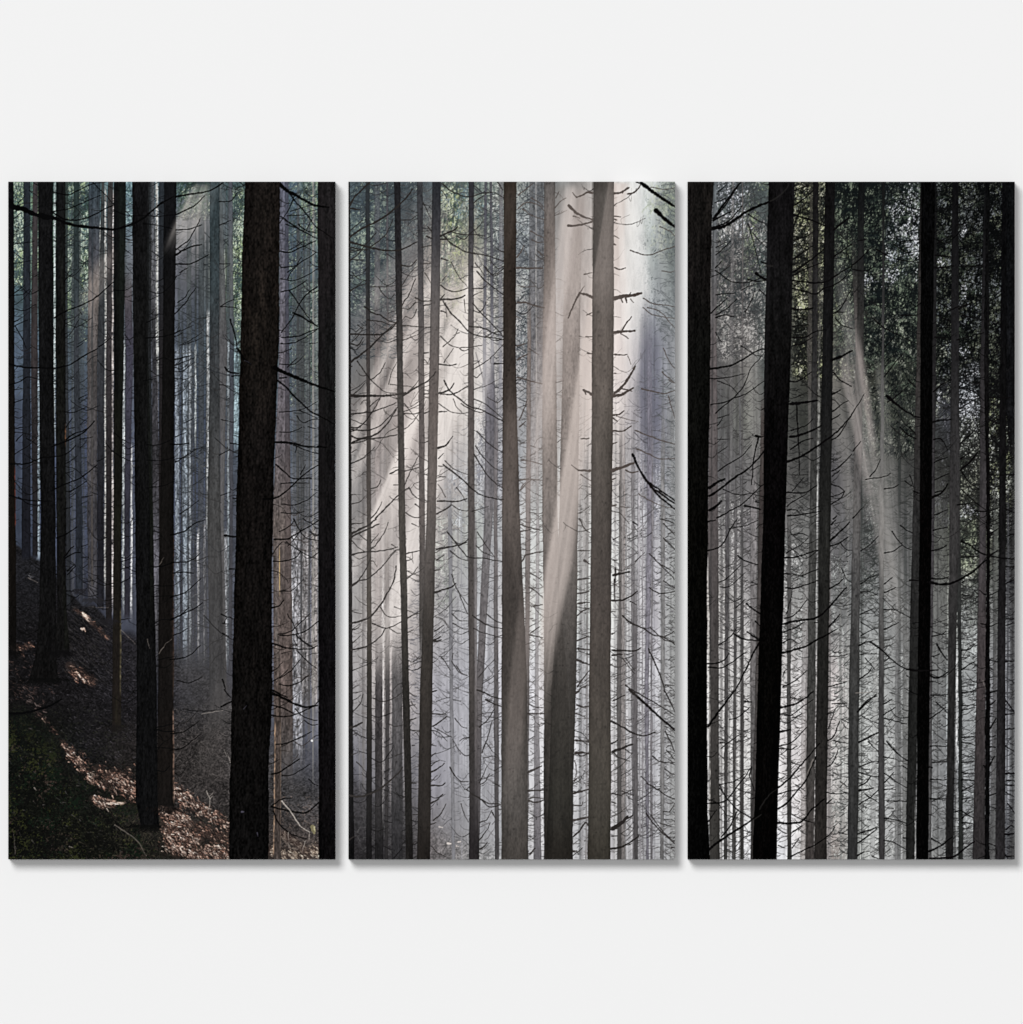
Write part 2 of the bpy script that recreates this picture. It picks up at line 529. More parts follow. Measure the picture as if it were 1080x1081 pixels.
    for _ in range(30):
        x = R.uniform(66, 140); w = R.uniform(.6, 1.8); c = R.uniform(60, 85)
        p.trunk([(192, x - w, x), (907, x - w, x)], [(300, c * .9, c, c * 1.03), (700, c * .9, c * .9, c)],
                alpha=R.uniform(.3, .7), y0=R.uniform(180, 330), y0f=50, y1=640, y1f=30, rough=.3)
    # bright slits (sky seen through) with a beaded edge
    def slit(x0, x1, ya, yb, col, a=.9, sway=0.):
        k = [(ya, x0, x1), (yb, x0 + sway, x1 + sway)]
        p.trunk(k, [(ya,) + tuple(col), (yb,) + tuple(col)], alpha=a, y0=ya, y1=yb, y0f=10, y1f=24, bark=.35, rough=.45, shade=0)
    for s in ((57.3, 59, 192, 460, (150, 160, 160)), (105.2, 108, 235, 620, (160, 160, 156)), (110.6, 112.6, 200, 620, (158, 156, 152)),
              (118.2, 120, 200, 640, (168, 158, 154)), (129.4, 132.2, 360, 640, (160, 166, 168)), (138, 140, 470, 645, (176, 176, 178)),
              (126.5, 128, 192, 240, (150, 168, 160)), (164.8, 167.2, 192, 400, (168, 168, 164)), (159.4, 163, 230, 300, (130, 128, 128)),
              (163, 167, 400, 520, (92, 90, 94)), (39, 42.6, 390, 590, (118, 130, 138)), (35.2, 36.8, 250, 390, (112, 125, 130)),
              (185, 189.5, 370, 665, (120, 128, 138)), (193, 198, 365, 690, (126, 136, 146)), (199.7, 201.8, 365, 690, (130, 136, 142)),
              (205.5, 207.4, 365, 470, (140, 146, 148)), (218.2, 221, 330, 560, (150, 152, 152)), (215, 216.8, 550, 700, (120, 120, 124)),
              (208.2, 210.4, 560, 685, (165, 165, 168)), (240, 242.4, 360, 700, (130, 138, 144)), (235.6, 240, 560, 700, (148, 150, 154)),
              (247, 252, 360, 470, (128, 150, 158)), (234, 238, 265, 340, (128, 134, 126)), (224.6, 225.8, 300, 400, (110, 120, 118))):
        slit(*s)
    slit(307.5, 317, 560, 735, (158, 156, 160), .9); slit(328.5, 335, 560, 740, (150, 142, 138), .7); slit(309, 319, 725, 800, (150, 150, 156), .8)
    slit(319, 325, 560, 740, (134, 130, 130), .8)
    # twig lace in the gaps
    p.twigs(14, 60, 195, 420, 110, (40, 48, 46), (6, 18), (.3, .8))
    p.twigs(66, 100, 195, 560, 190, (44, 50, 52), (6, 18), (.3, .8))
    p.twigs(80, 95, 390, 640, 70, (52, 56, 62), (5, 12), (.3, .7))
    p.twigs(184, 224, 300, 700, 320, (50, 54, 58), (6, 22), (.3, .75), up=.7)
    p.twigs(235, 258, 200, 700, 150, (44, 48, 50), (5, 16), (.3, .8))
    p.twigs(296, 337, 200, 560, 230, (46, 50, 52), (8, 26), (.25, .7))
    p.twigs(296, 337, 540, 740, 150, (80, 76, 76), (6, 20), (.25, .6), up=.8)
    p.twigs(100, 142, 195, 640, 260, (40, 42, 46), (3, 10), (.3, .8), up=.35)
    p.twigs(157, 170, 195, 560, 130, (26, 28, 30), (2, 6), (.5, .9), up=.3)
    p.twigs(36, 44, 380, 600, 60, (24, 26, 28), (3, 8), (.4, .9))

    # ---- hillside ---------------------------------------------------------------
    X, Y = p.xs[None, :], p.ys[:, None]
    edge = np.interp(p.xs, [9, 40, 72, 88, 100, 115, 130, 145, 185, 215, 235, 250, 300, 335, 354],
                     [572, 590, 622, 640, 640, 655, 668, 672, 692, 700, 716, 735, 800, 815, 822])[None, :]
    edge = edge + (resize(R.rand(1, 60), 1, p.w) - .5) * 5
    m = np.clip((Y - edge) / np.interp(p.xs, [9, 120, 180, 250, 354], [3, 4, 22, 40, 70])[None, :] + .5, 0, 1)
    gr = p.field([9, 50, 90, 130, 165, 200, 235, 300, 354], [
        (560, [(34,33,36)] * 9),
        (600, [(34,34,38),(36,36,40),(44,44,48),(50,50,54),(60,60,64),(76,76,80),(82,80,80),(120,118,118),(120,118,118)]),
        (680, [(26,25,27),(27,25,27),(31,29,31),(38,36,41),(46,45,48),(68,67,70),(74,72,73),(110,108,108),(110,108,108)]),
        (730, [(22,20,20),(28,26,28),(29,27,29),(36,34,38),(47,45,50),(62,61,66),(74,71,71),(100,98,100),(100,98,100)]),
        (790, [(15,19,16),(22,24,20),(30,29,31),(37,34,34),(46,42,41),(56,52,51),(66,62,61),(74,73,76),(80,78,82)]),
        (840, [(13,14,12),(16,18,14),(22,24,20),(36,33,30),(48,42,40),(50,46,45),(54,50,49),(62,60,61),(70,68,70)]),
        (907, [(12,12,11),(14,14,12),(16,17,13),(20,20,17),(26,25,22),(34,30,27),(40,35,32),(66,58,54),(70,62,58)])])
    gr = gr * np.interp(p.ys, [560, 640, 760, 840, 907], [.95, .84, .84, .95, 1])[:, None, None]
    sp = .5 * p.noise(1.3, 1.1) + .5 * p.fractal(3.2, 2.4, 3)
    gr = gr * (1 + (sp[..., None] - .5) * 1.2) * (1 + (p.fractal(30, 18, 3)[..., None] - .5) * .5)
    p.blend(m.astype(np.float32), np.clip(gr, 4, 255))
    # green and brown growth in the dark corner
    for c, dn in (((19, 32, 21), .44), ((50, 54, 26), .34), ((62, 50, 44), .3), ((14, 14, 13), .45)):
        f = .5 * p.noise(2.2, 2) + .5 * p.noise(1, 1)
        big = p.fractal(24, 20, 3)
        k = np.clip((f + (big - .5) * 1.1 + dn - 1.02) * 5, 0, 1) * np.clip((Y - (728 + (X - 9) * .75)) / 55, 0, 1) * np.clip((170 - X) / 40 + .3, 0, 1)
        p.blend((k * .8).astype(np.float32), c)
    # blades and litter as tiny strokes
    for (xa, xb, ya, yb, n, c) in ((9, 145, 600, 740, 420, (62, 60, 64)), (9, 60, 690, 740, 90, (96, 74, 68)), (70, 145, 690, 800, 300, (76, 72, 78)),
                                   (9, 130, 745, 905, 600, (44, 46, 34)), (9, 130, 760, 905, 140, (84, 80, 78)), (60, 240, 860, 906, 330, (74, 70, 54)),
                                   (184, 243, 740, 850, 260, (92, 86, 84)), (184, 240, 740, 850, 160, (50, 48, 48)), (9, 170, 800, 905, 700, (6, 7, 6)),
                                   (9, 143, 610, 760, 600, (14, 13, 15)), (296, 336, 840, 906, 180, (130, 112, 102)), (296, 336, 850, 906, 160, (36, 31, 30))):
        sts = []
        for _ in range(n):
            x, y = R.uniform(xa, xb), R.uniform(ya, yb)
            if y < np.interp(x, p.xs, edge[0]) + 6:
                continue
            an = R.uniform(-.2, 1.2); l = R.uniform(1.2, 5)
            sts.append(([(x, y), (x + l * math.cos(an), y + l * math.sin(an))], R.uniform(.25, .5), .2, R.uniform(.25, .75)))
        p.strokes(sts, c, wob=.2)

    for (xa, xb, ya, yb, n, c, a0, a1) in ((70, 145, 640, 740, 260, (66, 64, 70), .4, 1.1), (66, 120, 640, 720, 160, (84, 80, 74), .4, 1.),
                                           (9, 140, 760, 905, 260, (50, 54, 38), .3, 2.6), (120, 240, 860, 905, 260, (88, 80, 66), -2.4, -.8),
                                           (9, 120, 620, 740, 170, (50, 48, 52), .3, 1.2), (184, 243, 745, 850, 260, (120, 112, 108), .2, 2.8)):
        sts = []
        for _ in range(n):
            x, y = R.uniform(xa, xb), R.uniform(ya, yb)
            if y < np.interp(x, p.xs, edge[0]) + 8: continue
            an = R.uniform(a0, a1); l = R.uniform(4, 13)
            sts.append(([(x, y), (x + l * .5 * math.cos(an), y + l * .5 * math.sin(an) + R.uniform(-.8, .8)), (x + l * math.cos(an), y + l * math.sin(an))], .3, .15, R.uniform(.2, .6)))
        p.strokes(sts, c, wob=.3)
    # sunlit patches of litter
    gate = np.clip(np.interp(np.arange(400), np.arange(0, 400, 5), R.rand(80)) * 1.5 - .12, .12, 1)
    def sunlit(poly, n, cols, sp=4., ln=(1., 4.6), ang=(.1, 1.2), rr=(.24, .5)):
        A = np.array(poly, float)                      # x, y, half width
        seg = np.hypot(*(A[1:, :2] - A[:-1, :2]).T); cum = np.r_[0, np.cumsum(seg)]
        if n > 100:
            pl = [(a, b) for a, b, c in poly]; hw0 = float(np.mean([c for a, b, c in poly]))
            for q, aa in ((1.3, .12), (1., .16), (.7, .2), (.4, .2)):
                p.strokes([(pl, hw0 * q, hw0 * q * .8, aa)], (74, 57, 50), wob=1.8)
        for c, fr in cols:
            sts = []
            for _ in range(int(n * fr)):
                t = R.uniform(0, cum[-1])
                if R.rand() > gate[int(t * 1.7) % 400]: continue
                x = np.interp(t, cum, A[:, 0]); y = np.interp(t, cum, A[:, 1]); hw = np.interp(t, cum, A[:, 2])
                o = np.clip(R.randn() * .6, -1.9, 1.9) * hw * 1.15
                i = min(np.searchsorted(cum, t, 'right') - 1, len(seg) - 1)
                d = (A[i + 1, :2] - A[i, :2]) / max(seg[i], .01)
                x += -d[1] * o; y += d[0] * o
                an = R.uniform(*ang); l = R.uniform(*ln)
                r0 = R.uniform(*rr)
                sts.append(([(x, y), (x + l * math.cos(an), y + l * math.sin(an))], r0, r0 * .6, R.uniform(.35, .95)))
            p.strokes(sts, c, wob=.2)
    dk, w1, w2, w3 = (40, 28, 26), (172, 126, 106), (226, 186, 164), (246, 224, 206)
    mix = [(dk, .35), ((112, 84, 72), .6), (w1, .5), (dk, .55), (w2, .3), ((26, 21, 21), .4), (w3, .15), ((24, 20, 20), .22)]
    low = [(dk, .5), ((80, 62, 55), .5), (w1, .17), ((24, 20, 20), .6), (w2, .06)]
    sunlit([(66.5, 784, 1.5), (76, 797, 4), (88, 811, 4.5), (98, 823, 4), (110, 830, 2)], 330, mix)
    sunlit([(40, 752, 2), (58, 772, 3), (68, 787, 3)], 80, low)
    sunlit([(76, 786, 2), (92, 800, 3), (98, 812, 2)], 70, low)
    sunlit([(103, 812, 6), (120, 822, 11), (132, 828, 14), (143, 834, 12)], 700, low)
    sunlit([(118, 818, 5), (132, 826, 7), (141, 836, 7)], 220, mix)
    sunlit([(98, 842, 3), (108, 847, 4), (120, 848, 3)], 170, mix)
    sunlit([(112, 847.4, .9), (130, 847.4, .9)], 60, [(w2, 1), (w3, .5)], ang=(-.1, .1))
    sunlit([(137, 846, 3), (143, 838, 4)], 60, low)
    sunlit([(73, 703, 3), (82, 710, 6), (92, 716, 6), (99, 722, 3)], 190, low)
    sunlit([(76, 711, 2), (86, 714, 2.5), (94, 720, 2)], 60, mix)
    sunlit([(79, 643, 1), (88, 648, 2), (92, 652, 2), (104, 664, 1.6), (114, 674, 1.4)], 120, low)
    sunlit([(87, 646.5, 1), (92.5, 653, 1.2)], 36, [(w2, 1), (w3, 1)])
    sunlit([(85.6, 663, .8), (89, 663, .8)], 12, [(w2, 1), (w3, 1)])
    sunlit([(30, 607, 1.5), (36, 612, 1.5)], 14, [((120, 118, 122), 1)])
    sunlit([(10, 677, 2), (20, 685, 3), (33, 680, 3)], 130, low)
    sunlit([(22, 728, 6), (35, 738, 6), (50, 760, 5)], 90, [((70, 55, 52), 1), ((104, 90, 86), .4)])
    sunlit([(168, 853, 3), (182, 864, 8), (186, 885, 12), (188, 900, 14)], 500, mix)
    sunlit([(176, 826, 3), (190, 838, 5.5), (206, 850, 5), (222, 860, 5), (234, 866, 5), (243, 873, 4)], 900, mix)
    sunlit([(183, 858, 5), (193, 864, 6), (200, 870, 3)], 260, mix)
    sunlit([(183, 876, 6), (196, 882, 6), (210, 885, 4)], 300, mix)
    sunlit([(205, 872, 5), (225, 880, 8), (240, 885, 8)], 330, low)
    sunlit([(180, 890, 4), (195, 898, 5), (215, 904, 5)], 330, mix)
    sunlit([(215, 896, 5), (230, 900, 6), (243, 900, 6)], 300, mix)
    sunlit([(172, 872, 3), (180, 886, 4), (184, 894, 3)], 160, mix)
    sunlit([(285, 898, 4), (300, 902, 6), (320, 902, 5), (336, 896, 6)], 330, [(dk, .4), ((170, 150, 130), .7), ((215, 200, 180), .4)])
    sunlit([(298, 880, 4), (310, 888, 5), (320, 895, 4)], 130, [(dk, .4), ((140, 126, 114), .7)])
    # ---- small trees with their own tone -----------------------------------------
    T = p.trunk
    T(tr('A', [(122,165),(120,165),(110,168)]), ck((40,46,52),(38,42,50),(28,29,36)), y1=590, y1f=6)
    T(tr('A', [(182,212),(168,212),(178,212)]), ck((60,56,58),(54,49,50),(34,33,37)), y1=588, y1f=6, rough=.3)
    T(tr('A', [(386,402),(385,402),(390,420),(396,420)]), ck((50,62,58),(50,54,58),(40,42,46)), y1=640, y1f=10)
    T(tr('A', [(438,474),(440,472),(452,495),(448,500)]), ck((44,58,56),(56,60,66),(40,44,52)), y1=624, y1f=8)
    T([(192,94,106.5),(300,93.5,105),(368,92.5,103),(548,92.5,103),(630,93,103)],
      [(192,56,68,76),(270,72,74,80),(300,104,98,94),(340,100,94,92),(400,78,74,74),(548,64,63,68)], y1=632, y1f=10, bark=.14)
    T([(192,97,99),(548,96.5,98.5)], [(192,44,54,62),(548,76,70,66)], alpha=.6, y1=620, y1f=10)
    T([(192,107.8,110.4),(368,103.2,110),(548,103,110)], ck((58,62,62),(58,60,64),(34,34,40)), y1=642, y1f=8)
    T([(192,114,119.5),(368,112.4,118.3),(548,112,118.3)], ck((60,60,60),(58,54,56),(34,31,32)), y1=656, y1f=8)
    T([(192,141,146),(300,131,139),(368,133,141),(548,131.5,137)], [(192,70,84,86),(280,86,78,76),(368,62,60,74),(548,48,47,56)], alpha=.9, y0=300, y0f=30, y1=652, y1f=8)
    T(tr('A', [(692,735),(692,752),(692,742),(684,738)]), ck((19,21,22),(18,19,18),(28,27,23),(34,29,26)), y1=768, y1f=12, moss=.4,
      rim=[(1,640,735,(120,112,84),.5,1.3)])
    T([(192,126,133.5),(300,126,132),(430,125,130)], [(192,24,29,28),(400,25,27,24)], y1=430, y1f=50, moss=.25)
    T([(192,159.5,163.5),(300,160,164),(368,160.5,165),(548,161,169.5),(728,162.5,168),(760,163,167)],
      [(192,74,78,82),(300,80,80,84),(368,50,50,54),(500,60,58,62),(590,86,85,92),(660,64,63,66),(730,46,46,52)], y1=760, y1f=20, bark=.2)
    T([(192,168,174),(368,168,173),(548,168,171)], [(192,42,48,54),(368,38,36,38),(548,30,26,26)], rough=.2, y1=700, y1f=60)
    T([(192,173.3,186.5),(368,172,184.6),(548,169,183.9),(728,167,183.6),(860,166,184)],
      [(192,20,21,24),(368,19,18,18),(548,21,19,18),(640,21,18,17),(728,22,19,18),(800,26,22,20),(855,23,20,19)], y1=852, y1f=6,
      rim=[(1,560,740,(110,84,68),.3,1.1),(1,745,850,(176,140,120),.5,1.2),(1,640,720,(70,52,46),.25,3)])
    # ---- the tall pale trees of the middle gap --------------------------------------
    T([(192,221.6,232.6),(368,221.6,231.5),(548,219,233),(700,221,238)], [(192,54,66,70),(300,58,68,72),(368,60,63,66),(548,66,66,66),(690,66,65,66)], y1=745, y1f=60, bark=.12)
    T([(192,232,234),(368,231.5,240),(548,233,236),(700,236,239)], [(192,80,88,90),(368,86,84,86),(548,88,86,86),(690,76,74,74)], alpha=.85, y1=735, y1f=60, bark=.12)
    T([(192,241.5,245.5),(368,242,247),(548,242,246),(700,241,245)], [(192,74,78,86),(300,90,94,96),(368,64,68,76),(548,66,66,72)], alpha=.9, y1=720, y1f=40)
    T([(192,295,304.5),(368,294.8,305),(548,288,307),(728,289,309),(800,289,309)], [(192,88,90,104),(368,104,100,108),(470,98,92,96),(548,104,94,90),(728,92,80,76),(790,84,78,76)], y1=812, y1f=40, bark=.16)
    T([(192,300.5,304.5),(368,301,305),(548,300.5,307)], [(192,64,68,80),(368,64,64,74),(548,92,82,80)], alpha=.8, y1=640, y1f=60)
    T([(640,290,293),(728,290.6,296.4),(900,288.6,296.6)], [(640,100,93,90),(728,74,64,59),(900,66,58,54)], y0=640, y0f=60, bark=.25,
      rim=[(-1,760,905,(200,162,130),.6,.9),(1,760,900,(170,146,126),.35,.8)])
    T([(548,294.5,295.4),(640,294.6,295.6)], [(548,170,140,100),(640,200,170,110)], alpha=.75, y0=580, y1=625, y0f=12, y1f=12, rough=.1)
    T([(728,329.5,331.3),(850,329.5,331)], [(728,150,146,140),(850,120,118,116)], alpha=.6, y1=820, y1f=60, rough=.1)
    p.twigs(289, 337, 560, 735, 60, (66, 60, 58), (8, 24), (.3, .7), up=.7)
    # slanting light in the left gap and fog sheets
    p.beam([(262,112,124),(310,88,108),(345,78,94)], (188,172,164), .34, (12,10), (14,34), .3)
    p.beam([(192,207,222),(235,184,212),(275,168,190)], (196,188,180), .48, (8,10), (6,34), .55)
    p.beam([(192,224,232),(260,200,214),(330,182,198)], (170,166,162), .2, (8,10), (10,50), .5)
    p.beam([(560,196,246),(700,186,248),(790,196,246)], (74,72,73), .34, (30,24), (60,50), .3)
    p.beam([(380, 240, 256), (560, 214, 236), (700, 192, 222), (780, 186, 210)], (108, 106, 107), .2, (14, 14), (60, 90), .35)
    p.beam([(700, 232, 246), (770, 216, 236), (850, 196, 222)], (104, 98, 95), .26, (12, 12), (30, 60), .35)
    p.beam([(760, 306, 320), (880, 300, 314)], (120, 116, 118), .18, (12, 12), (40, 50), .3)
    # ---- the dark foreground trunks ---------------------------------------------------
    T(tr('A', [(24,60),(24,65),(24,72),(20,78)]), ck((17,17,20),(17,16,16),(22,18,15),(12,11,11)), y1=690, y1f=20, rim=[(1,490,560,(150,72,58),.4,.9),(-1,0,1,(0,0,0),0,1)])
    T([(192,40.4,56.6),(368,41.4,57),(548,43.4,59.2),(648,41.8,59.8),(690,38,60),(708,34,60.5),(722,30,64)], ck((19,19,20),(18,18,19),(16,16,17),(15,14,14)), y1=718, y1f=8, bark=.2)
    T([(192,59.6,69.6),(368,59.2,69.8),(548,60,70),(640,61,70.5),(690,58,74)], ck((21,22,24),(21,21,20),(19,19,19),(17,16,16)), y1=690, y1f=12, bark=.2, moss=.35,
      rim=[(1,446,474,(190,130,90),.4,1.)])
    T([(192,139.8,158.5),(368,140.8,156.5),(548,143,161.5),(728,144.7,165.8),(790,144,166),(845,143.5,166.5),(873,149,168.5)],
      ck((20,20,22),(19,19,19),(16,16,17),(14,14,15)), y1=872, y1f=5, bark=.2)
    T([(192,156,160),(368,154.5,160),(548,158.5,162)], [(192,36,38,40),(368,24,25,25),(548,20,22,18)], alpha=.8, bark=.2, y1=640, y1f=60)
    # roots, needles and shade gathered at the feet of the trunks
    for (x0_, x1_, yb, n_, c_) in ((141, 172, 871, 260, (9, 9, 9)), (28, 66, 716, 240, (10, 10, 10)), (55, 77, 687, 120, (13, 12, 13)), (163, 186, 853, 90, (20, 16, 15)),
                                   (116, 132, 766, 90, (28, 25, 24)), (8, 20, 688, 70, (12, 11, 11)), (78, 90, 622, 60, (34, 33, 38)), (90, 108, 632, 70, (42, 41, 45)), (108, 122, 654, 60, (34, 32, 35))):
        sts = []
        for _ in range(n_):
            u = R.randn() * .42
            x = (x0_ + x1_) / 2 + u * (x1_ - x0_) * .62; y = yb + 1.5 + abs(R.randn()) * 2.2 - 1.2 * abs(u)
            l = R.uniform(1.5, 5) * (1 if u > 0 else -1)
            sts.append(([(x, y - 1.5), (x + l * .5, y), (x + l, y + R.uniform(.3, 1.8))], R.uniform(.4, .9), .3, R.uniform(.4, .9)))
        p.strokes(sts, c_, wob=.3)
    # ---- branches, traced ----------------------------------------------------------------
    p.strokes(parse('''
A0 34 25,150 60,185 120,200 200,235 280,258
A0 22 240,236 330,262 400,290 480,308 560,318
A0 15 480,306 580,318 700,326 790,300 870,262 940,205 1000,155
A0 9/.9 990,165 1070,120
A0 9 300,215 380,262 470,268 560,240 640,195 700,170
A0 7/.9 300,215 370,205 430,190 520,150 610,110
A0 7/.9 310,90 400,108 470,80 560,40 650,28
A0 6/.9 560,30 620,90 690,165
A0 6/.9 830,150 850,245
A0 6/.8 690,205 780,238 880,240 980,245 1075,235
A0 6/.8 880,290 960,300 1060,322
A0 9/.95 320,885 400,840 500,800 590,750 690,660
A0 6/.8 690,712 760,712 810,690
A0 7/.9 900,915 970,885
A0 7/.9 890,1015 1000,1005 1075,985
A0 6/.85 60,260 110,220
A0 6/.85 90,160 130,120
A0 5/.8 60,545 180,525
A0 5/.8 60,420 190,405
A0 6/.85 30,760 80,720 130,680
A0 6/.85 30,745 110,740 160,705
A0 6/.8 60,830 130,840 200,800
A0 7/.9 70,940 110,1010 140,1080
A0 5/.8 60,940 150,900
A0 5/.8 380,380 420,350
A0 5/.8 380,660 430,540
A0 5/.8 390,640 440,600
A0 5/.8 390,735 425,700
A0 5/.8 380,900 450,880
A0 5/.8 380,990 420,975
A0 6/.9 600,1070 670,1020
A0 5/.8 460,1070 500,1045
A0 5/.8 760,450 810,490
A0 4/.7 770,560 810,610
A0 5/.8 160,80 210,120
A0 5/.8 760,990 800,1050
A0 5/.8 640,560 680,590
A1 10 30,98 120,118 220,122 320,124 420,100 500,50 590,0
A1 7/.9 30,230 100,210 150,180 210,195
A1 6/.85 60,345 120,322
A1 8/.95 40,733 150,728 230,695 320,685 400,665 450,615
A1 10 300,622 380,590 470,550 530,505 570,460
A1 8/.95 390,580 440,540 500,520 550,490
A1 6/.9 390,500 430,440
A1 9/.95 300,900 380,860 460,830 530,785 585,740
A1 6/.85 410,905 460,880 520,840
A1 8 35,930 120,955 230,965 300,965
A1 6 90,940 160,985 240,990
A1 6/.9 75,585 115,545
A1 5/.9 140,570 200,605 225,605
A1 6/.85 880,205 960,190
A1 5/.85 960,80 1010,60 1070,90
A1 6/.85 900,610 980,610 1075,570
A1 6/.85 900,705 980,712 1075,690
A1 6/.85 920,880 1000,870 1075,840
A1 6/.8 640,600 700,660 790,710 850,712
A1 5/.8 700,540 770,590 820,600
A1 6/.8 380,400 440,405 520,370
A1 5/.8 470,320 530,290
A1 5/.8 480,575 560,560
A1 5/.8 390,790 440,775
A1 5/.8 590,715 640,690
A1 6/.9 380,1020 430,1000
A1 5/.8 490,940 560,930
A1 5/.8 60,260 110,258
A1 5/.8 60,400 90,405
A1 4/.7 480,480 530,440
A1 4/.7 480,630 520,590
A2 9 330,120 400,90 460,50
A2 8 380,240 420,190 440,170
A2 8 380,250 440,215 480,212
A2 8 400,330 440,290
A2 7/.9 400,350 450,300
A2 7/.8 395,455 440,455
A2 6/.9 735,270 800,250
A2 6/.8 735,320 800,300
A2 6/.8 735,405 800,370
A2 7/.9 930,300 1000,300 1075,270
A2 5/.8 930,425 1075,420
A2 6/.7 930,490 1075,485
A2 6/.8 940,665 1000,635 1075,640
A2 6/.8 970,890 1075,870
A2 5/.7 740,635 800,628
A2 5/.7 490,170 530,160
A2 5/.7 490,245 530,240
A2 5/.7 500,400 560,390
A2 4/.7 570,300 640,300
A3 14 25,150 110,148 200,130 290,100 360,60
A3 8/.9 960,250 1010,262 1075,262
A3 6/.8 960,240 1075,215
A3 6/.8 960,365 1075,372
A3 6/.7 960,390 1010,330
A3 6/.8 960,510 1010,515 1050,480
'''), (9, 9, 10))
    p.strokes(parse('''
A2 4/.6 980,850 1020,790 1060,760
A2 4/.5 980,290 1010,240
A2 4/.5 740,700 830,790
A2 4/.4 660,560 600,560 540,555
A2 5/.5 150,370 210,400
A2 5/.5 905,760 920,820
A3 4/.45 70,1040 60,900
A3 5/.6 700,855 830,945 900,1050
A3 4/.6 700,640 690,600
A3 5/.6 650,715 740,718
A3 5/.8 190,620 205,635
A3 5/.7 410,990 435,1000
'''), (130, 120, 112))
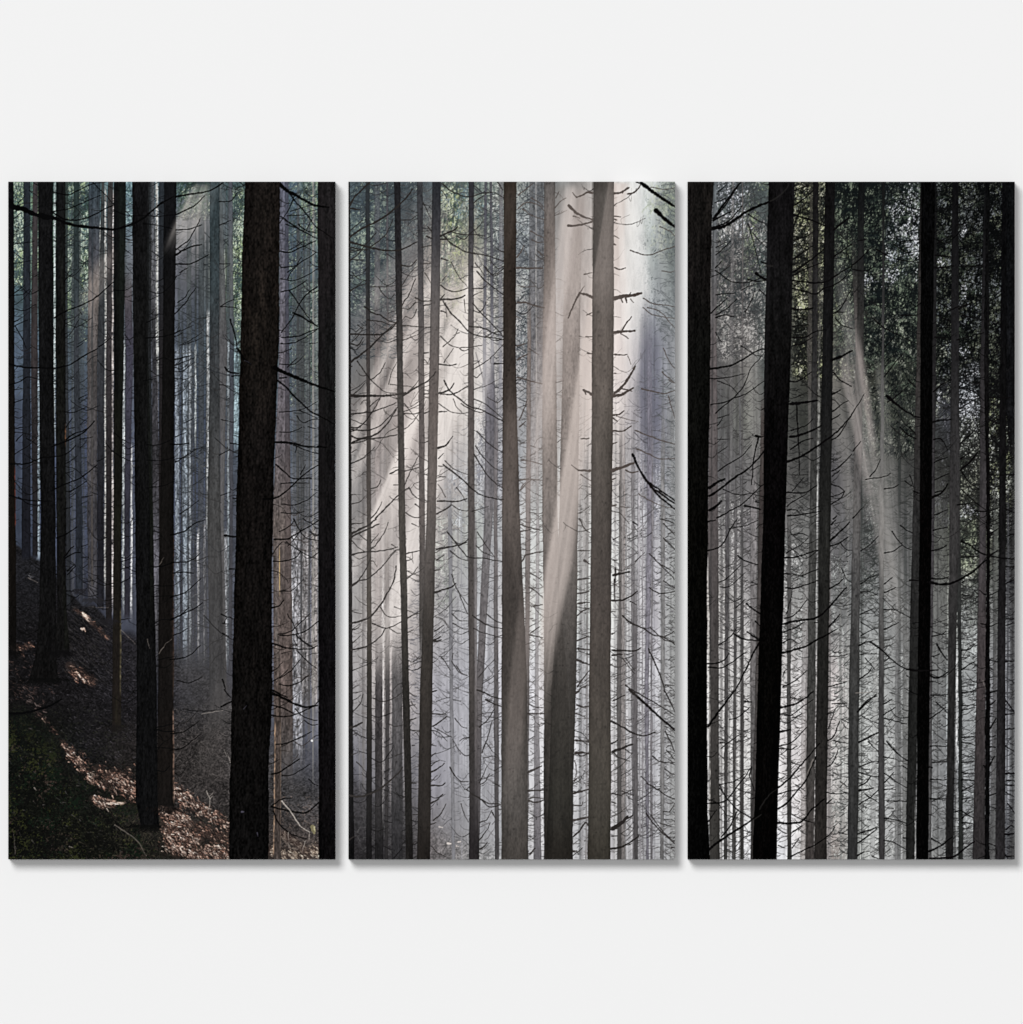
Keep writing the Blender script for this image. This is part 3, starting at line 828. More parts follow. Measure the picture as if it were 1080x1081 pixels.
    p.strokes(parse('''
B0 11 35,120 130,105 240,85 330,35
B0 8/.95 35,235 100,205 170,165 215,115
B0 7/.9 35,330 120,325 200,298
B0 7/.9 35,455 110,400 160,320 190,260
B0 11 30,490 90,455 150,432 200,425
B0 8 35,545 120,545 190,515 245,485
B0 6/.85 60,600 110,570
B0 7/.85 30,860 90,800 130,740 160,700
B0 6/.85 45,790 90,760 120,710
B0 8/.9 30,985 65,965
B0 5/.8 80,1050 150,1015 200,980
B0 5/.8 60,1060 140,1040 200,1010
B0 6/.8 310,150 380,150 420,100 460,80
B0 6/.8 440,30 470,50
B0 6/.8 310,300 360,280 380,270
B0 5/.8 310,545 380,545
B0 6/.8 315,815 360,790 400,770
B0 6/.8 320,815 400,820 440,835
B0 5/.8 400,480 450,520
B0 10 380,900 400,970 425,1078
B0 20 690,40 740,85 790,110 860,150 920,178 1000,185
B0 9 740,85 800,160 870,240 930,320 1035,390
B0 9 700,245 760,290 840,340 930,385
B0 9 810,295 850,330 920,350
B0 7/.9 730,295 800,320 860,345
B0 6/.9 790,105 750,200 690,290
B0 9 690,465 760,470 830,440 920,400
B0 7/.9 700,570 790,555 850,520 920,475
B0 6/.9 700,640 780,650 860,620 930,575
B0 6/.9 740,600 790,560 830,500
B0 6/.85 740,640 760,600 800,560
B0 7/.9 700,725 780,700 860,650
B0 8 750,715 800,780 860,870 920,935
B0 8 930,690 870,730 820,790 790,850 750,920
B0 12 775,855 830,880 880,910 930,940
B0 8 740,1010 820,1000 880,975 930,955
B0 7/.9 700,1050 780,1045 850,1010 930,960
B0 7/.9 700,1010 740,1010
B0 6/.8 700,980 780,880
B0 5/.8 760,215 830,190 900,170
B0 5/.8 850,225 930,200
B0 6/.8 740,240 860,235
B0 5/.7 860,330 900,250
B0 5/.8 750,460 850,400
B0 5/.8 880,1050 930,1045
B0 6/.9 690,555 700,570
B1 12 345,120 370,148 430,158
B1 9 390,175 440,175
B1 10 420,0 450,40 480,85 510,105
B1 22 670,130 740,160 820,195 920,235 960,252
B1 14 930,240 1000,262 1040,275
B1 12 680,205 740,255 820,340 900,405 1030,475
B1 10 690,190 740,180
B1 6/.9 820,395 860,412 930,440
B1 6/.9 800,430 840,470 900,450 940,450
B1 6/.9 870,495 935,512
B1 6/.85 690,405 780,395 860,375 930,335
B1 6/.8 690,530 760,530 830,500
B1 14 660,592 760,598 860,620 990,625
B1 7/.9 780,610 860,645 930,665
B1 6/.8 800,620 790,660
B1 10 670,735 720,780 780,825 890,820
B1 9 600,960 680,940 760,880 830,810 930,740
B1 6/.9 700,855 780,850 860,850
B1 6/.8 820,800 855,735
B1 9 0,605 60,608 120,600
B1 8 380,600 430,608
B1 8 395,948 425,950
B1 9/.9 30,70 90,55 130,45
B1 6/.85 30,110 100,80 150,60
B1 6/.85 30,150 80,140 150,90
B1 6/.8 90,470 150,440
B1 6/.85 30,720 100,680 160,640
B1 6/.8 30,560 100,530
B1 5/.8 30,700 80,690 130,650
B1 6/.8 60,1050 130,1000 180,960
B1 5/.7 150,640 230,620
B1 6/.8 310,675 380,640
B1 5/.8 320,930 380,910
B1 6/.7 320,450 400,470
B1 6/.7 310,230 380,240
B1 6/.9 700,985 780,990 860,960 930,910
B1 6/.8 700,1040 780,1045 850,1030
B1 6/.8 690,100 780,100 840,50
B1 6/.7 740,120 780,80 800,60
B1 7/.8 990,1000 1035,985
B1 7/.6 970,270 1030,380
B2 8 0,100 80,80 150,30 220,5
B2 7 10,275 100,270 150,250 190,215
B2 7 20,340 90,335 145,340
B2 6/.9 25,345 60,320
B2 7/.9 0,495 90,465 150,415 195,375
B2 8 0,640 80,600 150,565 205,530
B2 7/.9 0,630 60,610 120,560
B2 6/.9 20,735 70,715 110,690
B2 7 0,890 70,880 130,855 190,800
B2 7/.8 40,1020 120,1035 200,1000
B2 14 340,102 380,110 420,110
B2 9 375,315 405,315
B2 9 320,603 360,618 395,628
B2 9 330,1015 350,1078
B2 6/.8 330,660 370,665
B2 6/.8 330,720 370,740
B2 6/.8 340,655 360,620
B2 9 655,130 740,125 800,90 870,50 935,10
B2 7 780,0 810,60 860,120 935,135
B2 6/.9 840,0 900,30 935,35
B2 6/.9 880,80 935,105
B2 6/.9 830,60 790,120 740,170
B2 6/.9 735,145 800,190 880,235 935,255
B2 8 650,265 730,265 800,240 820,205
B2 10 640,560 690,545 715,512
B2 5/.8 690,455 770,450 840,380
B2 6/.9 740,600 780,670 830,760 910,815
B2 9 645,785 720,810 800,820 890,820 930,800
B2 8 690,735 760,735 850,710 935,645
B2 6/.9 680,730 760,710 830,650 880,600
B2 9 800,740 850,785 900,812
B2 7/.9 800,830 860,895 930,950
B2 6/.9 690,1005 760,960 820,890
B2 7 690,1045 760,1052 820,1030 870,990
B2 5/.8 800,800 780,760
B2 5/.8 700,850 760,835
B2 6/.7 640,230 700,150 750,160
B2 6/.8 690,80 760,40 790,0
B3 10 320,105 360,85 395,70
B3 8/.9 340,0 380,50
B3 16 640,20 720,55 800,95 860,108 930,100
B3 10 640,95 720,120 790,155
B3 8 620,155 700,170 780,160 850,130 910,100 935,70
B3 7/.9 790,120 840,170 900,190 930,190
B3 7/.9 850,195 890,220 930,220
B3 12 640,0 700,30 740,45
B3 6 665,345 740,335 820,300 890,265
B3 6/.85 700,350 780,320 860,290
B3 10 640,535 690,520 750,480 815,440
B3 6 705,545 760,540 820,510 885,468
B3 7 875,565 900,592 935,605
B3 11 640,740 720,760 800,775 860,775 920,730 970,680
B3 8/.8 650,725 710,690 770,685
B3 9/.85 650,770 690,850 760,910 860,945
B3 6 0,275 70,270 140,230 185,195
B3 6/.9 0,380 70,370 140,320 190,280
B3 5/.8 80,120 180,135 330,125
'''), (10, 9, 9))
    p.strokes(parse('''
B3 6/.9 705,705 760,770 820,860 880,900
B3 4/.5 745,900 750,1000
B3 5/.6 230,640 250,700 240,780
B3 5/.6 250,690 270,670
B3 4/.5 360,420 340,380
B3 4/.5 380,460 360,400
B3 4/.5 200,150 330,130
B3 4/.4 270,650 220,700
B3 5/.6 880,900 875,950
B3 4/.6 850,960 835,1020
'''), (178, 168, 158))
    p.strokes([([(329.6, 873), (331, 879)], 2.4, 1.2, .7)], (140, 132, 92), wob=.6); p.strokes([([(331.6, 872.6), (332.4, 877)], .8, .5, .7)], (186, 178, 140), wob=.3)
    p.strokes([([(329, 781.4), (329.4, 782)], 1.1, .9, 1)], (240, 240, 240), wob=0)
    # ---- nearest trunks in front of everything --------------------------------------------
    T([(192,258.4,295.4),(245,257,295),(300,254.8,294.6),(368,253.6,294.4),(458,251.6,290.2),(548,249,287.8),(638,247,287),(728,245.2,287.6),(818,243,283.6),(908,241.2,283.2)],
      [(192,25,21,19),(368,24,20,17),(470,19,16,15),(548,17,14,13),(728,14,12,11),(907,11,10,10)], bark=.32, rough=.6, shade=.1)
    T([(192,335,354),(368,336,354),(548,336,354),(908,336.2,354)], [(192,28,26,27),(300,28,25,26),(368,23,23,23),(548,21,19,20),(728,15,13,15),(907,11,9,10)], bark=.22, rough=.4, shade=.05)
    T([(192,335.4,343),(548,336.4,343)], [(192,36,33,34),(548,27,25,26)], alpha=.55, bark=.2, y1=600, y1f=90)
    p.strokes(parse('''
B0 14 930,178 1000,187
B0 6/.8 930,320 1035,390
B1 12 930,240 1000,262 1040,275
B1 7/.9 930,420 1035,478
B1 10 930,622 990,626
B1 13 430,10 470,70 512,104
B1 26 660,125 700,140
B1 16 590,955 640,950
B3 8 640,740 700,758
'''), (7, 6, 6))
    p.strokes(parse('''
B3 9/.6 450,770 465,770
B3 6/.5 548,905 552,925
B3 5/.4 465,120 480,100
B1 5/.3 470,75 510,100
'''), (96, 92, 110))
    p.finish(sat=.82, curve=.12, local=.12, sharp=.5)
    return p
def paint_middle():
    p = Picture(*PANELS[2], seed=22)
    R = p.rng
    T = p.trunk
    xk = [368, 400, 430, 460, 500, 530, 570, 610, 650, 690, 712]
    p.im = p.field(xk, [
        (192, [(85,100,105),(66,78,86),(72,82,88),(85,95,100),(100,116,112),(160,165,155),(140,145,145),(138,134,131),(226,224,220),(196,201,199),(118,126,120)]),
        (250, [(80,94,96),(72,82,88),(88,92,94),(138,130,124),(140,142,124),(126,136,142),(135,140,143),(156,146,141),(222,217,212),(186,194,192),(112,120,118)]),
        (310, [(86,94,102),(112,112,114),(142,134,132),(168,158,150),(185,176,164),(184,180,174),(136,138,142),(168,157,151),(222,212,206),(178,183,184),(126,132,134)]),
        (370, [(118,120,122),(144,138,134),(168,156,152),(190,180,174),(216,207,201),(198,192,190),(148,150,152),(188,176,170),(224,210,204),(136,138,150),(146,148,152)]),
        (440, [(138,134,132),(160,150,147),(188,174,170),(206,194,188),(224,217,211),(166,164,168),(148,150,152),(198,186,180),(210,200,195),(116,116,130),(148,150,152)]),
        (500, [(146,144,143),(174,164,161),(196,184,180),(212,202,198),(188,187,190),(160,160,168),(172,176,176),(188,180,176),(196,188,184),(148,148,158),(148,150,152)]),
        (560, [(154,150,148),(186,176,172),(196,186,182),(188,180,176),(186,190,185),(176,178,182),(202,205,203),(198,198,196),(206,205,202),(182,180,186),(160,163,162)]),
        (640, [(160,158,157),(184,175,171),(192,183,179),(176,172,172),(183,184,188),(192,189,191),(212,215,211),(207,211,207),(209,209,205),(188,184,192),(186,190,185)]),
        (730, [(148,146,148),(164,156,154),(162,154,153),(160,158,166),(178,178,186),(188,186,194),(212,210,215),(202,202,207),(207,205,205),(192,191,197),(187,187,187)]),
        (820, [(108,108,120),(112,110,114),(104,102,106),(148,146,156),(165,165,170),(176,176,182),(212,210,213),(193,193,196),(193,188,190),(183,183,188),(178,178,180)]),
        (860, [(62,60,62),(72,70,72),(84,81,84),(130,127,132),(152,152,156),(168,168,172),(200,198,200),(190,190,193),(184,181,183),(179,179,183),(174,174,176)]),
        (907, [(44,42,43),(52,50,52),(62,60,62),(106,102,105),(130,130,132),(158,158,162),(190,188,190),(188,188,190),(175,172,174),(174,174,177),(170,170,172)])])
    zx = np.interp(p.xs, [368, 385, 455, 500, 520], [.9, .84, .84, .93, 1])[None, :, None]
    zy = np.interp(p.ys, [260, 330, 560, 700], [0, 1, 1, 0])[:, None, None]
    p.im *= 1 - (1 - zx) * zy
    p.im *= (1 + (p.fractal(5, 22, 4)[..., None] - .5) * .28)
    for (a, b, c, d, n) in ((370, 455, 192, 330, 1500), (464, 532, 192, 300, 900), (545, 574, 192, 400, 700), (690, 712, 192, 270, 60)):
        p.fronds(a, b, c, d, n, (56, 66, 68), ln=(2, 7), thr=.52)
        p.fronds(a, b, c, d, n, (190, 198, 182), thr=.57, ln=(.8, 3), al=(.3, .8))
        p.fronds(a, b, c, d, n, (66, 72, 76), ln=(2, 6), thr=.5, clump=8)
    for (a, b, c, d, n, q) in ((464, 490, 190, 260, 12, (60, 74, 62)), (372, 420, 190, 260, 14, (54, 64, 68)), (500, 530, 190, 240, 6, (84, 92, 92)), (684, 706, 200, 230, 6, (160, 172, 140))):
        p.boughs(a, b, c, d, n, q, ln=(10, 24))
    leafy = [(120, 140, 128), (60, 78, 78), (176, 190, 165), (62, 74, 84)]
    p.foliage(370, 410, 190, 330, leafy, dens=.46, cell=2.6, amt=.6, soft=20)
    p.foliage(408, 452, 190, 260, [(62, 72, 80), (120, 132, 128)], dens=.46, cell=2.6, amt=.5, soft=14)
    p.foliage(464, 488, 192, 300, [(180, 190, 130), (70, 90, 72), (205, 212, 185), (52, 68, 66)], dens=.52, cell=2.6, amt=.7, soft=10, streak=2.4)
    p.foliage(470, 496, 270, 345, [(228, 226, 190), (150, 150, 120)], dens=.42, cell=2.6, amt=.7, soft=14, streak=2.4)
    p.foliage(462, 530, 192, 235, [(120, 150, 165), (200, 205, 190), (60, 74, 74)], dens=.45, cell=3, amt=.55, soft=14)
    p.foliage(515, 532, 192, 360, [(210, 212, 205), (80, 84, 90)], dens=.5, cell=2.2, amt=.7, soft=8, streak=2)
    p.foliage(545, 574, 192, 400, [(206, 208, 206), (76, 80, 86), (190, 195, 197), (84, 88, 94)], dens=.48, cell=2.1, amt=.5, soft=8, streak=2.2)
    p.foliage(686, 712, 192, 270, [(190, 200, 160), (90, 102, 92), (215, 220, 190), (96, 106, 104)], dens=.42, cell=3, amt=.55, soft=18, streak=2)
    p.foliage(672, 712, 250, 420, [(100, 106, 108), (150, 156, 156)], dens=.46, cell=2.6, amt=.5, soft=14, streak=2)
    p.foliage(474, 492, 500, 560, [(214, 222, 230), (110, 114, 124), (224, 228, 232)], dens=.46, cell=2.4, amt=.7, soft=14)
    p.foliage(500, 532, 440, 540, [(206, 208, 212), (104, 104, 114)], dens=.46, cell=2.4, amt=.6, soft=12, streak=2.2)
    p.foliage(675, 700, 440, 560, [(232, 232, 240), (116, 116, 128)], dens=.42, cell=2.2, amt=.6, soft=14, streak=3)
    p.foliage(458, 478, 548, 640, [(226, 230, 218), (150, 156, 146)], dens=.5, cell=2.4, amt=.6, soft=10)
    # bluish shaded hollow of the right side
    p.beam([(330, 676, 698), (400, 674, 698), (520, 676, 700)], (112, 112, 128), .6, (10, 10), (60, 90), .4)
    p.beam([(192, 690, 712), (330, 690, 712)], (98, 106, 102), .35, (18, 10), (10, 60), .4)
    # distant slender trunks fading in the mist
    for _ in range(44):
        x = R.uniform(368, 535); w = R.uniform(.6, 3.2)
        yy = R.uniform(200, 520); k = R.uniform(.72, .92)
        c0 = p.im[min(p.h - 1, int((max(yy, 300) - Y0) * S)), min(p.w - 1, int((x - p.x0) * S))] * k
        c1 = p.im[int((700 - Y0) * S), min(p.w - 1, int((x - p.x0) * S))] * (k - .03)
        T([(192, x - w, x), (907, x - w + R.uniform(-3, 3), x + R.uniform(-2, 2))], [(300,) + tuple(c0), (700,) + tuple(c1)],
          alpha=R.uniform(.25, .6), y0=yy, y0f=80, y1=R.uniform(840, 905), y1f=40, bark=.1, rough=.4, soft=1)
    for _ in range(34):
        x = R.uniform(604, 711); w = R.uniform(.8, 3)
        yy = R.uniform(200, 460); k = R.uniform(.7, .9)
        c0 = p.im[int((440 - Y0) * S), min(p.w - 1, int((x - p.x0) * S))] * k
        c1 = p.im[int((700 - Y0) * S), min(p.w - 1, int((x - p.x0) * S))] * (k - .05)
        T([(192, x - w, x), (907, x - w + R.uniform(-4, 4), x + R.uniform(-3, 3))], [(300,) + tuple(c0), (700,) + tuple(c1)],
          alpha=R.uniform(.4, .85), y0=yy + 120, y0f=90, bark=.1, rough=.4, soft=1)
    # lace of twigs
    p.twigs(370, 425, 195, 380, 330, (52, 60, 66), (6, 24), (.35, .85), up=.6)
    p.twigs(425, 460, 195, 380, 150, (72, 70, 72), (6, 22), (.3, .8), up=.6)
    p.twigs(370, 450, 380, 760, 220, (92, 84, 82), (6, 24), (.25, .7), up=.7)
    p.twigs(370, 425, 600, 800, 80, (100, 96, 98), (6, 20), (.3, .7), up=.8)
    p.twigs(460, 532, 195, 360, 300, (84, 86, 84), (6, 24), (.3, .8), up=.6)
    p.twigs(460, 500, 360, 560, 70, (150, 140, 134), (6, 20), (.3, .7), up=.6)
    p.twigs(456, 478, 540, 760, 110, (88, 86, 88), (5, 18), (.3, .8), up=.7)
    p.twigs(478, 532, 440, 820, 150, (104, 104, 110), (6, 22), (.3, .75), up=.7)
    p.twigs(433, 447, 600, 880, 120, (84, 84, 92), (4, 12), (.35, .8), up=.5)
    p.twigs(512, 532, 195, 560, 260, (62, 64, 70), (4, 18), (.4, .9), up=.6)
    p.twigs(545, 575, 195, 430, 260, (58, 62, 68), (5, 18), (.4, .9), up=.6)
    p.twigs(548, 575, 430, 760, 230, (84, 80, 78), (4, 14), (.4, .9), up=.6)
    p.twigs(590, 625, 440, 760, 160, (70, 66, 64), (4, 14), (.4, .9), up=.6)
    p.twigs(645, 712, 400, 760, 330, (92, 88, 92), (4, 16), (.35, .85), up=.6)
    p.twigs(645, 712, 720, 905, 190, (90, 86, 86), (5, 18), (.35, .85), up=.6)
    p.twigs(690, 712, 195, 560, 160, (88, 92, 94), (6, 20), (.35, .8), up=-.6, side=1)
    p.twigs(694, 712, 540, 905, 170, (62, 60, 60), (5, 18), (.4, .9), up=-.6, side=1)
    p.twigs(558, 575, 740, 905, 90, (74, 70, 70), (3, 10), (.4, .9))
    p.twigs(604, 625, 740, 905, 70, (70, 66, 64), (4, 14), (.4, .9))
    p.twigs(505, 532, 720, 905, 60, (96, 92, 94), (4, 18), (.35, .8), up=.9)
    # ground mist and undergrowth at the foot
    X, Y = p.xs[None, :], p.ys[:, None]
    e = np.interp(p.xs, [368, 378, 390, 430, 450, 480, 530, 560], [800, 822, 838, 850, 868, 884, 896, 930])[None, :]
    m = np.clip((Y - e) / 26 + .5, 0, 1) * np.clip((560 - X) / 30, 0, 1)
    sp = .5 * p.noise(1.3, 1.3) + .5 * p.fractal(4, 4, 3)
    gcol = p.field([368, 430, 455, 500, 560], [(800, [(60,58,62),(66,64,66),(118,114,116),(160,160,160),(170,170,170)]),
                                              (907, [(40,38,40),(54,52,54),(104,98,98),(136,134,134),(150,150,150)])])
    p.blend((m * .8).astype(np.float32), gcol * (1 + (sp[..., None] - .5) * 1.1))
    p.twigs(374, 470, 860, 906, 130, (86, 84, 84), (4, 12), (.2, .6), up=1.2)
    p.strokes([([(473, 890), (476, 890.4)], 1.1, .8, .8), ([(484, 888.5), (486.5, 888)], 1, .7, .7), ([(464, 872.5), (467, 873)], .8, .6, .6),
               ([(482, 893), (484, 893)], .8, .6, .5)], (226, 214, 206))
    # ---- individual pale trees ---------------------------------------------------------
    T(tr('C', [(200,236),(203,238),(205,240)]), ck((76,82,90),(122,112,110),(160,148,145)), alpha=.7, y1=640, y1f=120, soft=1.5)
    T(tr('C', [(276,288),(278,292),(272,290),(270,300),(266,286)]), ck((68,70,76),(104,97,95),(132,124,120),(64,60,60),(46,44,45)), alpha=.95)
    T(tr('C', [(206,258),(205,258)], r0=3), ck(None,None,None,(66,61,62),(33,32,33)), y0=690, y0f=70, bark=.15)
    T(tr('C', [(252,260),(252,260),(252,260)], r0=2), ck(None,None,(205,200,196),(190,184,182),(120,116,116)), alpha=.8, y0=600, y0f=60, y1=860, y1f=50, bark=.3)
    T(tr('C', [(302,312),(300,310),(300,308)], r0=2), ck(None,None,(170,160,158),(170,160,158),(70,66,66)), alpha=.6, y0=640, y0f=60, y1=850, y1f=50, bark=.4)
    T(tr('C', [(308,372),(312,378),(310,380)], r0=2), ck(None,None,(120,114,112),(80,77,78),(44,43,45)), alpha=.92, y0=690, y0f=60, bark=.15)
    T(tr('C', [(898,912),(885,908),(885,905)]), ck((76,76,84),(96,96,106),(130,130,140)), alpha=.85, y1=430, y1f=60)
    T(tr('C', [(928,944),(936,958),(940,970)]), ck((78,78,84),(84,84,94),(120,120,126)), alpha=.85, y1=470, y1f=60)
    T(tr('C', [(990,1016),(984,1008),(985,1005)]), ck((100,98,100),(112,112,120),(150,148,150)), alpha=.7, y1=440, y1f=80)
    T(tr('C', [None,(896,938),(895,948),(842,886),(828,862)]) + [(430, 512, 523.5), (470, 512, 523.8)], ck((88,86,94),(92,90,100),(118,114,116),(96,91,92),(74,70,72)), y0=385, y0f=50)
    T([(368,500.5,501.5),(410,512,514),(430,514,517)], [(368,90,86,90),(430,90,88,96)], alpha=.8, y0=372, y1=430, y1f=10, rough=.1)
    T(tr('C', [None,(960,985),(955,978),(955,986),(962,990)]), ck((120,116,120),(120,116,122),(108,102,102),(88,84,85),(72,69,70)), y0=430, y0f=60)
    T(tr('C', [None,(660,682),(665,690),(676,700),(690,713)]), ck((150,148,152),(150,148,152),(128,127,130),(124,123,128),(120,119,123)), y0=520, y0f=50, bark=.08)
    T(tr('C', [None,(742,752),(745,756),(750,756),(752,757)]), ck(None,(160,158,164),(150,150,154),(160,158,166),(168,166,172)), alpha=.6, y0=520, y0f=50)
    # right-hand lace: trees behind the two big ones
    T(tr('D', [(114,204),(108,200),(110,196)]), ck((96,98,102),(110,106,108),(160,158,158)), alpha=.75, y1=520, y1f=90, bark=.16)
    T(tr('D', [None,(98,122),(88,120),(84,112),(80,105)]), ck(None,(124,113,108),(116,106,103),(84,78,76),(74,70,68)), alpha=.9, y0=330, y0f=40)
    T(tr('D', [(150,158),(152,160),(155,176),(145,170),(138,190)]), ck((150,150,150),(150,146,144),(150,146,146),(132,128,130),(92,88,92)), alpha=.85)
    T(tr('D', [(440,452),(440,452),(447,470),(440,458),(436,458)]), ck(None,(176,166,162),(150,146,144),(150,148,150),(150,148,150)), alpha=.75, y0=420, y0f=60)
    T(tr('D', [(475,490),(472,488),(470,486),(470,484),(466,478)]), ck(None,(170,160,156),(120,116,114),(112,108,108),(120,116,116)), alpha=.8, y0=460, y0f=60)
    for (a, b, c, d, e2, f2, col) in ((684,716,690,715,None,None,(168,156,152)),(755,775,755,776,764,785,(112,108,110)),(680,700,672,694,670,690,(96,92,90)),
                               (855,888,840,866,850,868,(120,116,126)),(884,896,878,888,876,890,(118,114,118)),(944,968,944,966,938,962,(128,126,126)),
                               (800,812,800,806,808,820,(160,156,160)),(692,712,694,712,690,714,(140,134,132)),(824,834,822,832,826,836,(140,136,140)),
                               (724,732,716,724,714,724,(150,146,146))):
        T(tr('D', [None,(a,b),(a,b),(c,d),(e2 or c, f2 or d)]), ck(None,tuple(v*1.12 for v in col),col,tuple(v*.92 for v in col),tuple(v*.82 for v in col)),
          alpha=.9, y0=470 if a != 855 else 380, y0f=90, bark=.14, rough=.5)
    T(tr('D', [None,None,None,(664,692),(668,694)]), ck(None,None,None,(92,88,87),(72,69,68)), y0=650, y0f=80)
    T(tr('D', [None,None,None,(770,794),(774,800)]), ck(None,None,None,(98,94,96),(80,77,78)), y0=620, y0f=90)
    # warm vertical glow left of the big tree, clear glow right of it
    p.beam([(192, 594, 628), (300, 590, 628), (430, 590, 626)], (200, 186, 180), .2, (16, 4), (10, 80), .5)
    p.beam([(192, 655, 668), (300, 662, 682), (420, 650, 672)], (240, 236, 232), .6, (10, 12), (10, 110), .3)
    p.beam([(192, 646, 657), (300, 648, 660), (480, 646, 662)], (228, 214, 208), .55, (4, 6), (10, 90), .3)
    # broad shafts fanning down to the left, behind the nearer trunks
    for (x, w, y0_, y1_, a_) in ((470, 10, 250, 560, .5), (498, 9, 280, 600, .55), (446, 8, 260, 520, .42), (520, 7, 230, 420, .16), (424, 8, 330, 600, .36), (478, 7, 330, 640, .5)):
        k = -.40
        p.beam([(y0_, x, x + w), (y1_, x + k * (y1_ - y0_), x + w * 1.3 + k * (y1_ - y0_))], (240, 228, 220), a_, (6, 8), (50, 90), .3)
    for (x, w, y0_, y1_, a_) in ((452, 12, 230, 380, .3), (410, 14, 300, 430, .28), (462, 6, 380, 600, .12), (432, 7, 400, 640, .14)):
        k = -.55
        p.beam([(y0_, x, x + w), (y1_, x + k * (y1_ - y0_), x + w * 1.3 + k * (y1_ - y0_))], (92, 92, 96), a_, (8, 8), (40, 60), .3)
    p.beam([(250, 452, 500), (340, 430, 505), (440, 412, 486), (560, 396, 446), (680, 386, 420), (760, 380, 405)], (228, 216, 208), .30, (40, 44), (60, 150), .5)
    p.beam([(300, 480, 530), (400, 470, 520), (480, 462, 500)], (240, 232, 226), .30, (30, 30), (60, 60), .3)
    p.beam([(248, 437, 452), (290, 400, 420), (340, 370, 386)], (150, 146, 144), .30, (14, 26), (14, 30), .3)
    p.beam([(192, 452, 466), (260, 418, 434), (335, 372, 392), (380, 350, 372)], (176, 172, 170), .24, (10, 14), (40, 60), .4)
    p.beam([(250, 500, 512), (380, 476, 494), (520, 440, 462), (640, 408, 430), (740, 386, 402)], (244, 234, 227), .66, (8, 10), (50, 120), .3)
    p.beam([(280, 478, 486), (400, 440, 452), (520, 410, 424), (620, 388, 400)], (240, 228, 220), .5, (6, 8), (50, 110), .3)
    p.beam([(330, 520, 530), (430, 500, 512), (540, 478, 490)], (240, 234, 230), .30, (8, 8), (40, 80), .3)
    # ---- mid trees ---------------------------------------------------------------------------
    T([(192,574.2,586),(280,574,586),(368,572.8,587),(440,572.5,587.5),(548,572.5,588.5),(640,574,592),(728,574,600),(908,574,602)],
      [(192,92,88,86),(250,112,102,97),(368,136,124,118),(450,128,117,111),(548,108,99,94),(640,88,81,77),(728,66,61,57),(840,52,48,44),(907,48,44,40)], bark=.09)
    T([(192,596,614),(368,594,612),(548,590,610),(640,588,609),(728,582,608),(818,580,605),(908,576,604.6)],
      [(192,196,184,177),(300,176,162,155),(368,138,126,120),(450,130,119,113),(548,100,92,87),(640,76,70,66),(728,54,50,46),(840,43,41,36),(907,40,37,33)], alpha=.96, y0=290, y0f=150, bark=.09)
    T([(560,587.4,589),(700,589,590)], [(560,170,158,150),(700,120,112,108)], alpha=.4, y0=470, y0f=90, y1=560, y1f=60, rough=.2)
    p.twigs(587, 596, 300, 470, 40, (140, 126, 120), (3, 8), (.3, .7), up=.3)
    T(tr('C', [(472,506),(479,516),(485,520),(486,540)]), [(192,60,62,66),(300,62,60,62),(368,80,74,72),(460,86,78,76),(548,84,76,73),(600,70,64,61),(660,60,56,53)], y1=690, y1f=60)
    T(tr('C', [(797,830),(792,828),(792,836),(798,840),(800,864)]), [(192,50,51,56),(300,70,67,68),(368,90,83,80),(548,84,78,76),(728,70,65,63),(800,58,54,53),(907,46,42,44)], bark=.09)
    T(tr('C', [(830,832),(828,829),(828,850),(832,850),(836,864)]), [(548,116,110,110),(728,104,98,98),(907,60,56,58)], alpha=.85, y0=560, y0f=30, y1=860, y1f=60)
    T(tr('C', [(146,173),(148,174),(154,181),(152,186),(150,184)]), [(192,48,54,58),(300,52,53,55),(368,66,61,60),(460,72,66,63),(548,66,60,56),(640,68,62,56),(728,50,46,42),(820,30,28,28),(907,24,23,24)])
    T(tr('C', [(325,366),(343,381),(356,398),(379,422),(402,446)]), [(192,38,38,42),(300,46,44,45),(368,54,51,49),(460,58,54,51),(548,54,50,45),(640,48,45,41),(728,40,37,34),(907,30,28,27)], bark=.14)
    T(tr('C', [(568,622),(552,612),(531,590),(490,568),(470,553)]), [(192,50,52,57),(260,62,61,64),(340,84,78,76),(430,92,83,79),(520,86,78,74),(590,66,60,57),(660,56,51,47),(728,52,47,43),(820,46,41,38),(907,40,36,33)], bark=.09, rough=.25)
    T(tr('C', [(35,48),(35,53),(35,58),(35,66),(35,74)]), [(192,32,32,32),(368,30,28,28),(548,34,31,29),(728,28,26,25),(850,16,15,16),(907,13,13,14)], bark=.14)
    # the big one on the left of the beam and the bright one right of it
    T([(192,531.8,545.3),(280,531.6,545),(368,531,544.2),(460,530.6,546.4),(548,530.2,549),(600,530,551.2),(660,529.8,554.2),(728,529.4,556.6),(818,529.2,556.5),(908,529.4,557.2)],
      [(192,56,47,40),(300,52,44,39),(368,56,49,44),(450,80,71,66),(548,80,72,67),(600,66,59,55),(660,62,56,52),(728,68,62,58),(830,82,77,73),(907,72,67,63)], bark=.09)
    T([(192,531.6,536),(368,531,535),(548,530.2,534)], [(192,52,43,37),(368,56,49,44),(548,80,72,68)], alpha=.5, soft=2, y1=640, y1f=60)
    p.beam([(192, 641.5, 662), (288, 626, 652), (370, 612, 640), (460, 599, 620), (548, 584, 608), (600, 575, 602), (640, 571, 593), (690, 569, 584), (740, 568, 579), (810, 566, 574)],
           (208, 192, 183), .72, (9, 9), (4, 190), .22)
    p.beam([(192, 610, 620), (300, 598, 610), (380, 590, 602), (460, 582, 592)], (124, 113, 107), .42, (8, 8), (20, 90), .2)
